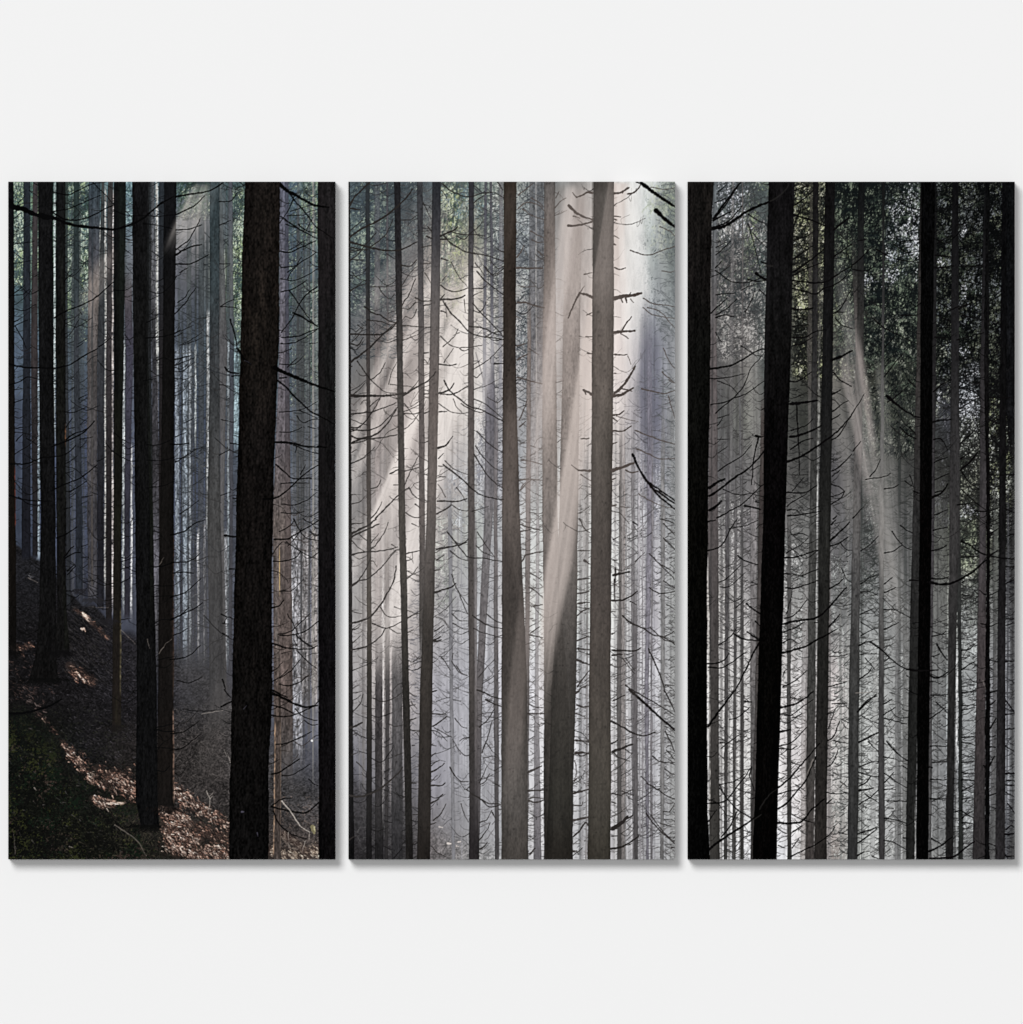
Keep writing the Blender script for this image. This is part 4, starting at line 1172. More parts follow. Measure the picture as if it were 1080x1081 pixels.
    p.beam([(192, 586, 597), (300, 570, 584), (400, 560, 572)], (112, 103, 98), .34, (8, 8), (10, 90), .2)
    p.beam([(192, 598, 608), (300, 584, 598), (430, 568, 582), (520, 560, 570)], (222, 208, 200), .42, (7, 8), (10, 120), .25)
    T([(192,626,648),(280,625.4,647.8),(368,624.7,647.5),(460,624.2,646.6),(548,623.8,645.4),(640,622.6,644.8),(728,621.4,644.2),(818,621,645),(908,619.8,644)],
      [(192,84,79,75),(280,86,80,76),(368,92,83,77),(460,84,77,71),(548,74,67,62),(640,76,68,63),(728,74,67,61),(830,66,61,54),(907,60,56,49)], bark=.08, rough=.3)
    # ---- branches -----------------------------------------------------------------------------
    p.strokes(parse('''
C0 12 45,180 80,120 130,70 175,28
C0 10 45,195 110,202
C0 12 45,375 130,320 230,270 320,205 400,130 440,75
C0 12 45,405 120,428 200,448 290,462 370,455 470,408
C0 8 45,440 150,460
C0 8 45,465 160,455
C0 7/.9 45,340 90,300 130,270
C0 7/.9 45,530 100,480 150,420 210,350
C0 7/.9 170,440 230,400 280,350 320,260
C0 7/.8 45,515 140,520
C0 9 45,720 100,685 150,670
C0 6/.9 60,600 100,640 150,650
C0 6/.85 280,480 330,515
C0 9 140,815 190,855 240,870 290,905 340,918
C0 6/.8 230,690 250,730 300,765 330,735
C0 6/.8 180,690 280,690 330,683
C0 7/.9 160,900 240,910 300,930 340,925
C0 9 45,992 170,992 260,985 340,915 380,800 420,740 460,640
C0 9 175,1075 230,1015 290,960 340,915
C0 7/.9 370,935 440,940 520,945 560,950
C0 8 50,1050 100,1058 130,1010
C0 6/.9 60,1040 100,1000 130,950
C0 6/.9 95,930 130,960
C0 8 370,555 430,560 470,520
C0 7/.9 500,440 560,430
C0 7/.8 510,545 560,540
C0 6/.8 520,600 560,670
C0 6/.9 370,270 430,265 470,240
C0 6/.8 370,690 430,600 470,560
C0 7/.9 460,790 420,830 370,825
C0 6/.8 470,830 440,890 400,880 380,900
C0 9 460,760 500,780 560,780
C0 8 510,810 560,800
C0 6/.85 380,1030 460,1000
C0 7 630,40 680,80 740,110 800,122 880,100 960,95 1020,130
C0 6/.9 510,160 560,260
C0 6/.9 630,80 660,130
C0 9 530,372 570,385
C0 8/.9 540,310 565,350
C0 12 620,370 660,350 700,335 730,312
C0 9 640,370 680,410 740,450 800,475 880,485 960,510 1018,530
C0 9 620,390 680,390
C0 9 625,512 670,525
C0 7/.9 700,345 760,360 830,360 900,368
C0 6/.9 720,370 770,390 810,350 860,310 890,270
C0 6/.85 830,160 880,120 920,95
C0 6/.8 830,50 880,90
C0 8 620,680 660,710 720,720 790,700
C0 6/.9 630,650 660,620
C0 6/.9 690,540 730,620 790,690
C0 8 850,595 900,650 960,700 1018,740
C0 6/.85 840,540 900,620
C0 6/.9 820,700 880,700 920,670
C0 6/.9 900,560 950,620 1010,600
C0 11 620,770 680,770 740,760 775,745
C0 8/.9 620,770 645,740
C0 9 635,780 680,850 740,910 800,975 860,1000 1018,1025
C0 8 800,940 880,950 960,985 1018,1005
C0 8 825,795 880,860 940,920 1005,990
C0 9 625,842 655,855
C0 5/.8 650,790 660,880
C0 5/.8 770,770 775,850
C0 6/.9 620,1000 680,1060 740,1075 830,1070 880,1060
C0 6/.9 635,1070 700,1010 730,960
C0 5/.8 740,980 700,1000
C0 5/.8 820,750 880,720
C0 8 980,30 1015,80
C1 13 40,95 80,65 130,30 160,0
C1 8 40,120 60,115
C1 16 40,298 120,302 220,300 330,296 400,280
C1 10 380,300 430,270 480,238 540,205 590,150
C1 7/.95 95,80 140,150 200,220 270,275 340,285
C1 6/.9 60,300 100,265 140,220
C1 8 50,415 120,408 190,400 260,375 340,345
C1 6/.9 170,370 200,340 240,310
C1 8 50,500 100,500 150,455 190,400 235,320
C1 8 50,510 140,520 220,500 280,450 350,370
C1 11 50,600 120,570 200,550 280,480 340,385
C1 10 50,550 100,570 180,570 270,560 345,545
C1 7/.9 60,600 150,580 210,540
C1 6/.9 180,200 240,150 270,90
C1 5/.85 290,230 310,160 340,90
C1 5/.85 300,230 380,235 460,250
C1 5/.8 180,560 230,540
C1 7/.95 390,410 450,415 500,400
C1 6/.9 390,350 430,400 480,460
C1 6/.85 390,400 440,380 500,350
C1 5/.8 395,510 440,470 480,420
C1 6/.9 400,290 450,240 480,200
C1 8 300,795 350,770 400,775 480,755
C1 6/.9 390,870 430,780 480,680
C1 9 210,1075 270,1010 320,960 370,915 420,880
C1 7/.9 180,1075 220,1030 250,970
C1 8 420,880 450,930 490,955
C1 8 460,985 490,1010
C1 7/.9 400,1040 450,1070 490,1070
C1 7/.9 180,890 220,875 245,830
C1 6/.9 60,985 110,970 145,935
C1 5/.8 60,660 90,640
C1 7/.9 325,862 350,862
C1 8 515,30 545,28
C1 5/.8 515,70 540,90 550,60
C1 7/.9 515,288 545,290
C1 7/.9 520,410 550,395
C1 10 610,100 670,108 720,100
C1 6/.85 640,90 680,30 700,0
C1 10 610,285 660,270 690,245 705,220
C1 8 620,290 690,290 740,270 790,240
C1 9 640,200 680,270 740,320 800,365 870,385 940,420 1018,465
C1 7/.9 750,350 800,380 870,405 900,395
C1 6/.9 610,350 680,400 740,410 790,408
C1 8 610,400 660,398
C1 13 605,630 650,615 675,590
C1 7/.9 660,605 695,555
C1 7/.9 605,695 640,665
C1 6/.9 605,745 640,745
C1 10 635,735 700,785 760,830 820,890 880,930 940,945 1018,958
C1 7/.85 645,710 700,760 790,800
C1 10 600,965 680,968 740,965 785,950
C1 9 595,1045 640,1025 690,990
C1 7/.9 610,810 650,815
C1 6/.85 690,990 740,1020 790,1030
C1 6/.8 720,880 760,930 780,970
C1 6/.8 650,940 620,880 600,860
C1 7/.9 850,525 900,580 960,630 1018,660
C1 8/.95 830,670 880,750 940,830 1018,890
C1 6/.9 840,620 900,700 950,750 1018,780
C1 6/.85 830,320 900,350 960,400 1018,450
C1 7/.9 740,0 760,15 800,5
C1 8 960,98 1018,95
C1 5/.8 700,320 720,370 760,410
C1 6/.8 820,1030 880,1015 920,1000
C2 14 45,100 100,70 160,40 210,0
C2 12 45,118 100,90 170,60 230,30
C2 7/.9 60,30 130,25
C2 9 50,230 120,210 200,205 280,195 350,175
C2 6/.9 310,160 340,180
C2 6/.9 50,130 100,180 150,210
C2 8 50,430 90,395 150,380 200,345 250,300 300,240 335,200
C2 8 45,440 100,390 150,310 180,240
C2 7/.9 170,205 220,150 260,90 290,20
C2 6/.9 180,150 230,90
C2 11 45,660 110,645 170,620 230,555 280,475 320,400 340,295
C2 6/.9 240,560 280,610 330,620 370,610
C2 8 190,660 250,685 300,685 370,650
C2 6/.85 300,690 340,720 370,720
C2 9 55,830 120,815 180,790 240,740 270,695
C2 6/.8 60,790 110,740
C2 7/.9 55,700 100,688
C2 6/.8 55,580 120,600
C2 6/.8 60,1075 100,1050
C2 8 400,220 440,208 485,200
C2 6/.9 400,265 440,250 440,215
C2 6/.9 405,325 440,345 480,355
C2 5/.9 410,375 450,340 475,300
C2 8 405,630 440,610 490,595
C2 6/.8 440,30 480,50
C2 6/.8 330,555 370,570
C2 5/.85 410,720 450,700
C2 11 595,190 660,178 730,165 785,145
C2 11 580,465 640,445 690,428 715,405
C2 7/.9 595,260 640,230
C2 8 665,85 720,155 770,215 800,240 900,250 1010,268
C2 7/.9 680,200 740,245 790,262
C2 6/.9 690,350 720,440 790,540
C2 8/.9 580,325 620,320
C2 7/.9 580,710 640,670
C2 11 575,765 620,745
C2 11 580,775 625,765
C2 6/.9 690,600 740,640 790,645
C2 6/.9 700,660 750,690 790,695
C2 6/.9 730,450 760,530 790,600
C2 6/.9 850,80 890,140 960,240
C2 6/.9 845,170 890,210 950,235
C2 8/.95 820,610 880,650 940,680 1010,692
C2 6/.9 830,690 890,720 1005,750
C2 7/.9 910,600 960,640 1010,660
C2 6/.9 720,930 750,970 790,990
C2 6/.9 690,900 740,970 790,990
C2 5/.8 860,1000 910,940 960,890
C2 6/.9 620,865 660,920 680,960
C2 5/.8 700,850 690,900
C2 5/.8 590,620 640,640 670,690
C3 14 45,240 90,225 125,208
C3 11 40,668 110,675 180,655 240,625 300,575 350,530 380,490
C3 7/.9 190,50 240,72 300,65 350,35 378,15
C3 6/.9 70,20 120,10
C3 7/.9 70,135 110,90 130,30
C3 6/.8 290,215 330,230 385,222
C3 6/.8 330,420 380,400
C3 6/.85 90,455 150,520
C3 6/.8 65,285 90,275
C3 6/.8 60,410 100,395
C3 8/.9 45,950 75,925
C3 7/.9 420,15 450,35 470,40
C3 7/.9 425,100 460,95
C3 8/.95 430,190 465,180
C3 6/.9 435,255 490,255
C3 7/.9 440,352 455,350
C3 8/.9 440,590 465,590
C3 7/.9 445,790 475,790
C3 6/.9 445,970 470,955
C3 6/.8 430,70 470,120
C3 11 570,10 595,5
C3 8/.95 570,150 610,155 650,150
C3 9 570,230 620,200 660,170
C3 6/.9 580,240 620,260 690,300
C3 8 560,420 585,400
C3 6/.85 565,350 590,355
C3 9 560,520 600,500 645,465
C3 6/.85 560,480 600,450
C3 9 560,605 620,605 650,590
C3 9 560,715 600,695 632,660
C3 7/.9 575,825 620,785 655,720
C3 6/.9 565,990 600,1030 655,1055
C3 7/.9 560,850 590,840
C3 6/.9 710,180 750,230 790,242
C3 8/.95 680,490 710,545 750,578 795,580
C3 6/.85 750,720 770,790 795,835
C3 8/.9 785,632 820,660
C3 9 820,660 870,690 920,735 960,740 1000,725
C3 8 870,690 930,720 990,718
C3 10 850,0 900,20 950,45 1005,60
C3 10 905,60 950,85 1005,105
C3 7/.9 865,235 920,185 960,120
C3 7/.9 880,400 920,290 945,200
C3 5/.85 890,430 960,420 1000,450
C3 6/.9 870,600 900,580 930,530
C3 6/.9 865,590 890,540 910,490
C3 7/.9 950,590 1000,612
C3 6/.9 865,840 910,820 945,760
C3 6/.9 865,950 910,890 935,840
C3 8/.9 870,1010 900,985 915,965
C3 8/.9 945,775 965,810
C3 6/.85 900,330 950,390 990,430
C3 5/.8 560,580 600,540
'''), (46, 42, 40))
    p.strokes(parse('''
D0 8/.9 40,110 80,80 130,40
D0 8/.9 40,195 100,155 170,175 210,210
D0 7/.9 70,200 130,240 210,265
D0 7/.9 125,130 170,155 200,185
D0 8/.95 35,505 60,470 75,430
D0 12 35,570 100,572 200,575
D0 6/.9 45,685 100,690 150,685
D0 11 35,790 90,792 150,812 205,825
D0 6/.85 30,880 60,890
D0 7/.9 120,340 200,380
D0 7/.9 130,395 170,410 205,408
D0 9 35,1065 90,1050
D0 7/.9 170,465 200,500
D0 7/.8 275,190 310,150 345,130
D0 7/.8 280,130 300,90
D1 10 35,75 70,50 100,35
D1 9 40,185 100,200 190,225
D1 8/.9 50,450 80,380 100,320
D1 9/.9 50,495 90,460
D1 9/.9 60,705 120,712 190,735
D1 9/.9 55,830 120,830 195,835
D1 7/.9 60,880 90,845
D1 8/.9 55,900 100,850 130,830
D1 6/.8 110,0 170,40
D1 6/.9 60,1050 90,1030
D1 6/.8 280,215 330,205
'''), (86, 77, 73))
    p.strokes(parse('''
D2 9/.9 60,35 120,55 190,70
D2 9/.9 60,80 120,65
D2 10/.9 65,270 90,230 140,215 200,205
D2 8/.9 110,430 150,455 195,490
D2 8/.9 140,550 195,540
D2 9/.9 110,730 150,740 195,750
D2 6/.8 30,800 80,795 140,775
D2 7/.9 120,720 180,680
D2 6/.9 120,340 190,385
D2 9/.9 430,0 460,60 495,85
D2 11/.95 420,380 490,375
D2 10/.95 420,470 490,458
D2 11/.95 420,535 490,525
D2 9/.95 420,610 450,580 490,565
D2 9/.95 415,770 450,755 485,740
D2 12 420,820 490,825
D2 14 415,890 450,905 490,920
D2 14/.9 460,262 490,285
D2 9/.9 420,200 490,200
D2 9/.95 415,1060 450,1010 490,960
D2 8/.95 430,1075 480,1050
D3 8/.9 110,90 150,108 200,112
D3 9/.9 105,150 210,152
D3 14/.8 105,520 150,500 190,480
D3 11/.9 105,640 200,635
D3 12/.9 110,700 150,712 200,700
D3 10/.9 115,1040 150,1000
D3 8/.8 110,690 150,680 200,690
D3 14 405,20 430,5
D3 11 415,95 450,110 485,105
D3 8/.9 410,150 460,170
D3 13 405,320 450,325 485,328
D3 14 405,400 450,395 485,405
D3 9/.9 410,395 440,420 485,400
D3 12/.9 395,575 410,560
D3 13 395,655 430,645 485,630
D3 7/.9 395,730 440,730 450,710
D3 14/.9 395,825 485,805
D3 11 395,925 430,890 465,840 485,860
D3 11 390,1020 412,1020
D3 6/.9 400,450 412,520 400,560
'''), (58, 52, 49))
    # light shafts lying over the trees
    p.beam([(192, 642.5, 660), (300, 625, 652), (345, 620, 640)], (176, 160, 152), .30, (3, 26), (1, 60), .15)
    p.beam([(192, 600, 622), (300, 578, 606), (420, 566, 592), (560, 548, 572)], (206, 190, 182), .34, (16, 16), (20, 170), .45)
    p.beam([(300, 574, 592), (420, 560, 578), (560, 545, 558), (640, 540, 552)], (190, 174, 168), .30, (10, 14), (50, 160), .3)
    p.beam([(400, 534, 548), (500, 531, 546), (600, 528, 540)], (140, 126, 119), .3, (7, 8), (60, 60), .25)
    p.beam([(192, 530, 560), (300, 520, 540)], (190, 186, 182), .10, (20, 20), (20, 60), .5)
    p.beam([(195, 694, 700), (300, 690, 700), (420, 690, 700)], (120, 122, 130), .25, (10, 10), (20, 60), .3)
    p.beam([(192, 668, 676), (300, 672, 684), (380, 674, 690)], (232, 230, 228), .34, (5, 6), (4, 110), .3)
    p.beam([(192, 682, 688), (260, 692, 702), (330, 700, 712)], (206, 208, 204), .26, (5, 6), (4, 80), .3)
    p.beam([(192, 650, 655), (330, 656, 664), (440, 660, 670)], (244, 236, 230), .4, (3, 4), (4, 110), .2)
    p.beam([(300, 676, 690), (420, 676, 692), (520, 678, 694)], (92, 92, 106), .38, (8, 10), (40, 80), .3)
    p.beam([(192, 624.5, 640), (250, 624.5, 632), (292, 624.5, 626)], (62, 58, 54), .45, (1, 5), (1, 20), .1)
    p.beam([(600, 552, 566), (728, 538, 556), (860, 530, 546)], (148, 134, 127), .42, (7, 8), (60, 90), .25)
    # branches of the big tree and the black ones at the right edge
    p.strokes(parse('''
D0 13 510,98 480,92 450,110 410,125
D0 8/.9 410,125 385,95
D0 13 650,100 690,95 740,65
D0 8/.9 700,95 735,60
D0 10 735,105 780,90 815,45
D0 16 360,175 400,215 440,240 510,268
D0 7/.8 390,245 430,255
D0 14 360,305 430,300 510,280
D0 7/.9 460,610 510,600
D0 18 510,755 470,740 430,728
D0 11 430,728 395,800 357,888
D0 6/.8 430,728 460,685
D0 8 475,870 505,855
D0 8 470,1008 510,1005
D0 24 650,765 700,750 760,745 820,730
D0 10 690,750 700,790
D0 12 720,760 728,790
D0 9 745,745 755,725
D0 7/.9 750,770 770,790
D0 18 650,980 700,975 775,970
D0 10 700,965 720,930 760,880
D0 8 690,985 740,1020
D0 9 650,570 680,580 720,572
D0 9 650,265 665,270
D0 8 650,245 690,248
D0 9 650,420 660,425
D0 7/.9 650,370 680,385
D0 7 750,460 800,478 870,488 940,465 1030,435
D0 7/.9 830,760 900,800 970,805 1030,820
D0 6/.85 830,820 900,870 1030,890
D0 6/.85 860,820 940,850 1030,950
D0 6/.85 940,310 1000,340 1030,370
D0 6/.85 880,60 960,75 1030,65
D0 6/.8 950,590 1000,600 1030,590
D1 10 480,30 505,35
D1 10 650,40 700,42 730,38
D1 17 650,285 690,250 730,200 780,115
D1 18 640,300 700,290 770,250
D1 9 700,255 760,270
D1 14 505,290 460,262
D1 11 455,262 470,290
D1 11 640,425 680,415 708,395
D1 9 640,440 670,460
D1 10 640,520 700,525 755,490
D1 8 640,600 668,592
D1 9 490,570 440,572
D1 14 500,775 420,770
D1 7/.9 420,770 380,740
D1 20 640,770 690,755 770,725
D1 10 720,770 760,785 800,780
D1 7/.9 440,800 500,840
D1 8/.9 640,830 660,820
D1 11 640,995 660,990
D1 6/.85 690,1000 740,1010
D1 8/.9 820,255 900,275 960,285 1030,268
D1 8/.9 780,520 860,550 940,580 1030,605
D1 8/.9 790,635 860,665 940,700 1030,695
D1 5/.85 990,200 1030,220
D1 6/.85 960,0 990,70 1030,130
D1 6/.85 950,150 1030,220
D1 6/.85 800,920 870,960 960,1000 1030,1010
D1 6/.8 990,300 1030,440
D1 8/.9 650,155 660,160
D1 5/.8 660,430 800,465
D1 5/.8 735,50 755,100
'''), (84, 74, 69))
    p.strokes(parse('''
D2 16 640,355 690,345 745,335
D2 10 655,310 655,400
D2 8/.9 650,380 650,520
D2 11 635,515 700,512 750,490 795,455
D2 7/.9 640,130 680,110
D2 7/.9 640,260 670,260
D2 7 750,520 790,540
D2 12 635,830 700,830 780,832 820,812
D2 13/.9 635,860 700,855
D2 6/.9 635,585 660,585
D2 10/.95 700,610 760,660 830,690 900,735 960,745 1030,790
D2 7/.9 880,690 960,760 1030,780
D2 10 865,820 900,900 940,990 965,1075
D2 8 870,435 940,470 1030,460
D2 8/.9 870,220 930,280 1030,380
D2 7/.9 950,290 1030,340
D2 7/.9 950,0 1030,25
D2 7/.9 960,30 1030,100
D2 7/.9 960,120 1030,190
D2 7/.9 960,390 1030,440
D2 6/.85 970,740 1030,710
D2 6/.85 970,1050 1030,1050
D2 6/.85 980,540 1030,570
D2 9/.9 720,1050 760,1080
D2 6/.8 700,880 780,980
D2 6/.8 720,880 780,960
D2 10/.9 635,725 650,720
D2 5/.8 780,270 840,210
D3 9/.9 640,70 715,35
D3 11 630,200 700,235 770,275 840,290 910,268
D3 10 635,340 670,318
D3 16 640,390 700,368 765,345
D3 7/.9 640,390 680,430 750,450
D3 7/.9 720,375 760,405
D3 7 635,655 700,670
D3 9/.9 635,710 660,718
D3 22 635,880 690,845 735,800
D3 12 720,820 765,795
D3 12 630,1005 690,995 750,965 800,925
D3 8/.9 740,980 760,975
D3 9/.95 630,925 670,925
D3 7/.85 700,640 770,670
D3 7/.85 700,660 760,635
D3 16 745,0 830,75 900,140 970,205 1030,255
D3 8 760,0 840,45 920,90 1030,160
D3 9 965,5 1000,70 1030,135
D3 8 890,420 940,455 1030,462
D3 9 855,590 920,630 980,670 1030,690
D3 9 850,780 900,850 960,910 1030,970
D3 7/.9 880,790 960,900 1030,960
D3 8/.9 970,265 1000,320 1030,390
D3 7/.9 980,380 1030,440
D3 6/.85 970,500 1030,540
D3 6/.85 960,770 1000,770 1030,720
D3 7/.9 1010,1000 1030,998
D3 6/.85 820,550 870,600
D3 6/.85 930,840 1030,870
'''), (44, 39, 37))
    p.strokes(parse('''
D0 24 820,35 880,80 950,130 1035,185
D0 26 915,210 960,255 1035,312
D0 10 790,28 830,40
D1 15 765,672 800,750 840,820 890,880 950,925 1035,985
D1 15 840,820 900,900 960,960 1035,1020
D1 12 870,850 1035,965
D2 8 770,20 800,40
D3 13 800,50 900,140 1035,255
'''), (18, 14, 14))
    p.beam([(192, 592, 672), (380, 572, 650), (560, 556, 626), (740, 546, 600)], (212, 198, 190), .13, (26, 26), (20, 170), .2)
    p.beam([(230, 440, 520), (420, 400, 500), (600, 380, 460), (760, 370, 430)], (222, 210, 203), .14, (36, 36), (60, 170), .2)
    p.beam([(420, 368, 712), (907, 368, 712)], (176, 174, 176), .07, (2, 2), (160, 60), 0)
    p.finish(sat=.8, local=.10, sharp=.4, curve=.14)
    return p
def paint_right():
    p = Picture(*PANELS[3], seed=33)
    R = p.rng
    T = p.trunk
    xk = [726, 760, 790, 805, 850, 880, 905, 930, 960, 1000, 1040, 1071]
    rows = [
        (192, [(140,150,155),(118,128,134),(110,120,120),(110,125,125),(100,104,92),(36,44,44),(24,34,36),(40,52,52),(90,108,108),(44,54,46),(26,32,30),(8,10,14)]),
        (250, [(130,135,138),(150,148,148),(128,126,124),(115,125,125),(104,102,84),(66,72,60),(34,44,44),(46,56,50),(128,134,142),(42,48,42),(28,30,28),(16,18,22)]),
        (310, [(130,125,122),(125,120,118),(112,110,110),(106,116,116),(100,98,82),(90,96,76),(56,58,54),(52,58,52),(70,78,70),(38,44,40),(30,32,32),(18,20,26)]),
        (370, [(115,110,110),(115,112,112),(150,145,140),(105,112,110),(88,88,78),(112,108,94),(84,82,76),(74,78,66),(70,80,66),(58,62,62),(32,34,34),(22,22,25)]),
        (440, [(110,105,105),(105,105,105),(140,140,132),(110,110,108),(78,80,74),(120,118,114),(96,96,92),(100,106,92),(98,106,92),(94,96,106),(48,50,46),(30,30,34)]),
        (500, [(110,105,106),(115,113,115),(120,118,118),(120,115,114),(88,88,86),(102,100,104),(108,106,106),(110,110,107),(98,98,96),(70,71,66),(66,66,58),(44,44,48)]),
        (560, [(160,150,145),(150,146,146),(130,126,128),(130,125,126),(122,122,120),(118,116,118),(96,96,98),(98,98,98),(104,104,104),(104,108,96),(92,95,80),(78,78,83)]),
        (640, [(190,180,170),(185,180,176),(170,166,166),(140,136,136),(155,155,153),(128,128,128),(128,130,130),(138,140,140),(102,102,102),(142,144,137),(120,122,118),(105,105,111)]),
        (730, [(200,196,190),(200,196,194),(195,192,190),(180,176,174),(200,195,195),(196,186,184),(168,170,166),(168,170,168),(112,112,112),(155,160,160),(112,112,115),(132,132,143)]),
        (820, [(205,200,198),(205,202,200),(205,203,200),(200,196,196),(215,208,208),(186,181,178),(188,191,186),(173,174,174),(104,102,102),(165,170,175),(98,98,101),(142,144,155)]),
        (907, [(200,200,200),(205,205,205),(205,205,208),(200,205,215),(215,210,208),(146,136,131),(193,196,190),(173,174,174),(156,156,156),(160,163,163),(84,84,84),(74,74,77)])]
    p.im = p.field(xk, rows)
    p.im *= (1 + (p.fractal(5, 16, 4)[..., None] - .5) * .38)
    f = np.interp(p.ys, [192, 330, 440, 560, 700], [.62, .66, .78, .9, 1.])[:, None, None]
    e = np.interp(p.xs, [726, 880, 1000, 1071], [0, 0, .5, 1])[None, :, None]
    e = e * np.interp(p.ys, [192, 480, 600], [1, .8, 0])[:, None, None]
    p.im = p.im * (f + (1 - f) * .25 * np.interp(p.xs, [726, 820, 850], [1, 1, 0])[None, :, None]) * (1 - .42 * e)
    sky = [(206, 210, 220), (60, 66, 68)]
    p.foliage(752, 790, 192, 260, [(205, 208, 216), (84, 92, 98), (224, 226, 232), (74, 82, 86)], dens=.5, cell=2.2, amt=.7, soft=12)
    p.foliage(757, 812, 230, 380, [(200, 194, 190), (82, 80, 80), (190, 186, 180), (74, 78, 78)], dens=.5, cell=2, amt=.6, soft=12)
    p.foliage(788, 812, 192, 300, [(150, 168, 120), (70, 88, 84)], dens=.42, cell=2.4, amt=.6, soft=12)
    p.foliage(838, 872, 192, 400, [(180, 178, 140), (30, 32, 29), (198, 196, 170), (26, 28, 26), (160, 165, 120), (34, 36, 34)], dens=.54, cell=2, amt=.85, soft=6)
    p.foliage(880, 900, 240, 400, [(176, 188, 130), (44, 54, 44), (196, 204, 160)], dens=.48, cell=2.4, amt=.75, soft=8)
    p.foliage(880, 972, 192, 380, [(22, 30, 32), (80, 98, 78), (18, 24, 26), (130, 142, 118), (14, 19, 21)], dens=.55, cell=2.4, amt=.8, soft=14, streak=2.2)
    p.foliage(935, 972, 192, 300, [(190, 200, 210), (50, 62, 60), (224, 226, 232)], dens=.5, cell=2.6, amt=.8, soft=10, streak=2)
    p.foliage(955, 972, 250, 276, [(216, 218, 228)], dens=.6, cell=2.6, amt=.8, soft=6)
    p.foliage(932, 968, 280, 330, [(190, 194, 200), (30, 40, 40)], dens=.4, cell=2.6, amt=.7, soft=12)
    p.foliage(905, 940, 285, 312, [(206, 208, 190)], dens=.42, cell=2.6, amt=.7, soft=10)
    p.foliage(908, 970, 330, 480, [(140, 148, 126), (50, 54, 50), (170, 172, 156), (44, 47, 44)], dens=.44, cell=2.6, amt=.6, soft=14, streak=2)
    p.foliage(985, 1071, 192, 400, [(10, 13, 14), (76, 88, 68), (10, 12, 13), (110, 116, 96), (8, 10, 12), (120, 126, 130)], dens=.5, cell=2.2, amt=.8, soft=8, streak=1.8)
    p.foliage(1010, 1040, 385, 450, [(216, 220, 232), (26, 30, 30), (200, 206, 214)], dens=.5, cell=2.4, amt=.85, soft=10)
    p.foliage(985, 1004, 360, 440, [(186, 190, 170), (30, 34, 32)], dens=.46, cell=2.4, amt=.7, soft=8)
    p.foliage(1040, 1071, 400, 570, [(170, 178, 130), (22, 24, 22), (196, 200, 190), (16, 18, 18)], dens=.48, cell=2, amt=.75, soft=8)
    p.foliage(1010, 1036, 440, 620, [(168, 172, 150), (44, 46, 42), (196, 200, 190), (36, 38, 36)], dens=.48, cell=2.2, amt=.7, soft=8, streak=1.4)
    p.foliage(1012, 1034, 548, 600, [(188, 200, 160), (70, 80, 66)], dens=.5, cell=2.2, amt=.6, soft=8)
    p.foliage(985, 1003, 440, 560, [(120, 120, 128), (44, 44, 46)], dens=.46, cell=2, amt=.6, soft=6)
    p.foliage(908, 926, 440, 640, [(150, 154, 148), (58, 64, 62), (54, 60, 58)], dens=.47, cell=2, amt=.6, soft=6)
    p.foliage(758, 812, 520, 905, [(226, 224, 220), (110, 108, 108)], dens=.44, cell=1.8, amt=.5, soft=8, streak=1.2)
    p.foliage(825, 850, 560, 760, [(226, 226, 224), (96, 100, 98)], dens=.46, cell=2, amt=.55, soft=8)
    p.foliage(877, 896, 580, 905, [(206, 212, 206), (90, 94, 92)], dens=.46, cell=2, amt=.5, soft=6)
    p.foliage(905, 960, 640, 905, [(208, 210, 206), (96, 98, 96)], dens=.46, cell=2.1, amt=.5, soft=6)
    p.foliage(1012, 1036, 620, 905, [(200, 206, 206), (74, 80, 76)], dens=.46, cell=2, amt=.6, soft=6)
    for (a, b, c, d, n, dk_) in ((752, 812, 192, 330, 900, (58, 64, 66)), (838, 872, 192, 400, 800, (20, 22, 19)), (880, 906, 192, 400, 700, (22, 28, 26)),
                            (902, 972, 192, 480, 2600, (18, 24, 25)), (984, 1071, 192, 420, 2600, (9, 11, 12)), (1008, 1036, 420, 660, 700, (36, 38, 36)), (1040, 1071, 400, 580, 600, (18, 19, 18))):
        p.fronds(a, b, c, d, n, dk_, ln=(2, 9), thr=.46, al=(.5, 1), r=(.3, .8), ang=(20, 160), clump=22)
        lt = (168, 172, 160) if a < 900 else (130, 136, 124) if a < 984 else (92, 96, 92)
        p.fronds(a, b, c, d, int(n * .65), lt, thr=.6, ln=(.6, 2.6), al=(.3, .95), hard=16, ang=(0, 180), clump=20)
        p.fronds(a, b, c, d, int(n * .5), (84, 96, 78), thr=.52, ln=(1, 4), al=(.3, .8))
        p.fronds(a, b, c, d, n, dk_, ln=(2, 7), thr=.5, clump=8, al=(.5, 1))
    for (a, b, c, d, n, q, l) in ((884, 972, 192, 380, 90, (14, 20, 23), (12, 34)), (905, 968, 200, 420, 26, (92, 108, 88), (8, 20)), (884, 960, 200, 380, 50, (20, 30, 32), (10, 26)),
                               (984, 1071, 190, 420, 110, (7, 9, 10), (10, 34)), (986, 1040, 200, 400, 16, (58, 70, 56), (8, 18)), (1008, 1036, 370, 440, 16, (14, 18, 20), (8, 20)),
                               (838, 870, 192, 400, 40, (18, 20, 18), (8, 22)), (790, 812, 190, 300, 10, (60, 70, 68), (8, 18)), (906, 930, 440, 640, 30, (56, 62, 60), (8, 20)),
                               (1010, 1040, 520, 640, 22, (50, 56, 50), (8, 20)), (1040, 1071, 300, 500, 40, (10, 11, 12), (8, 20))):
        p.boughs(a, b, c, d, n, q, ln=l)
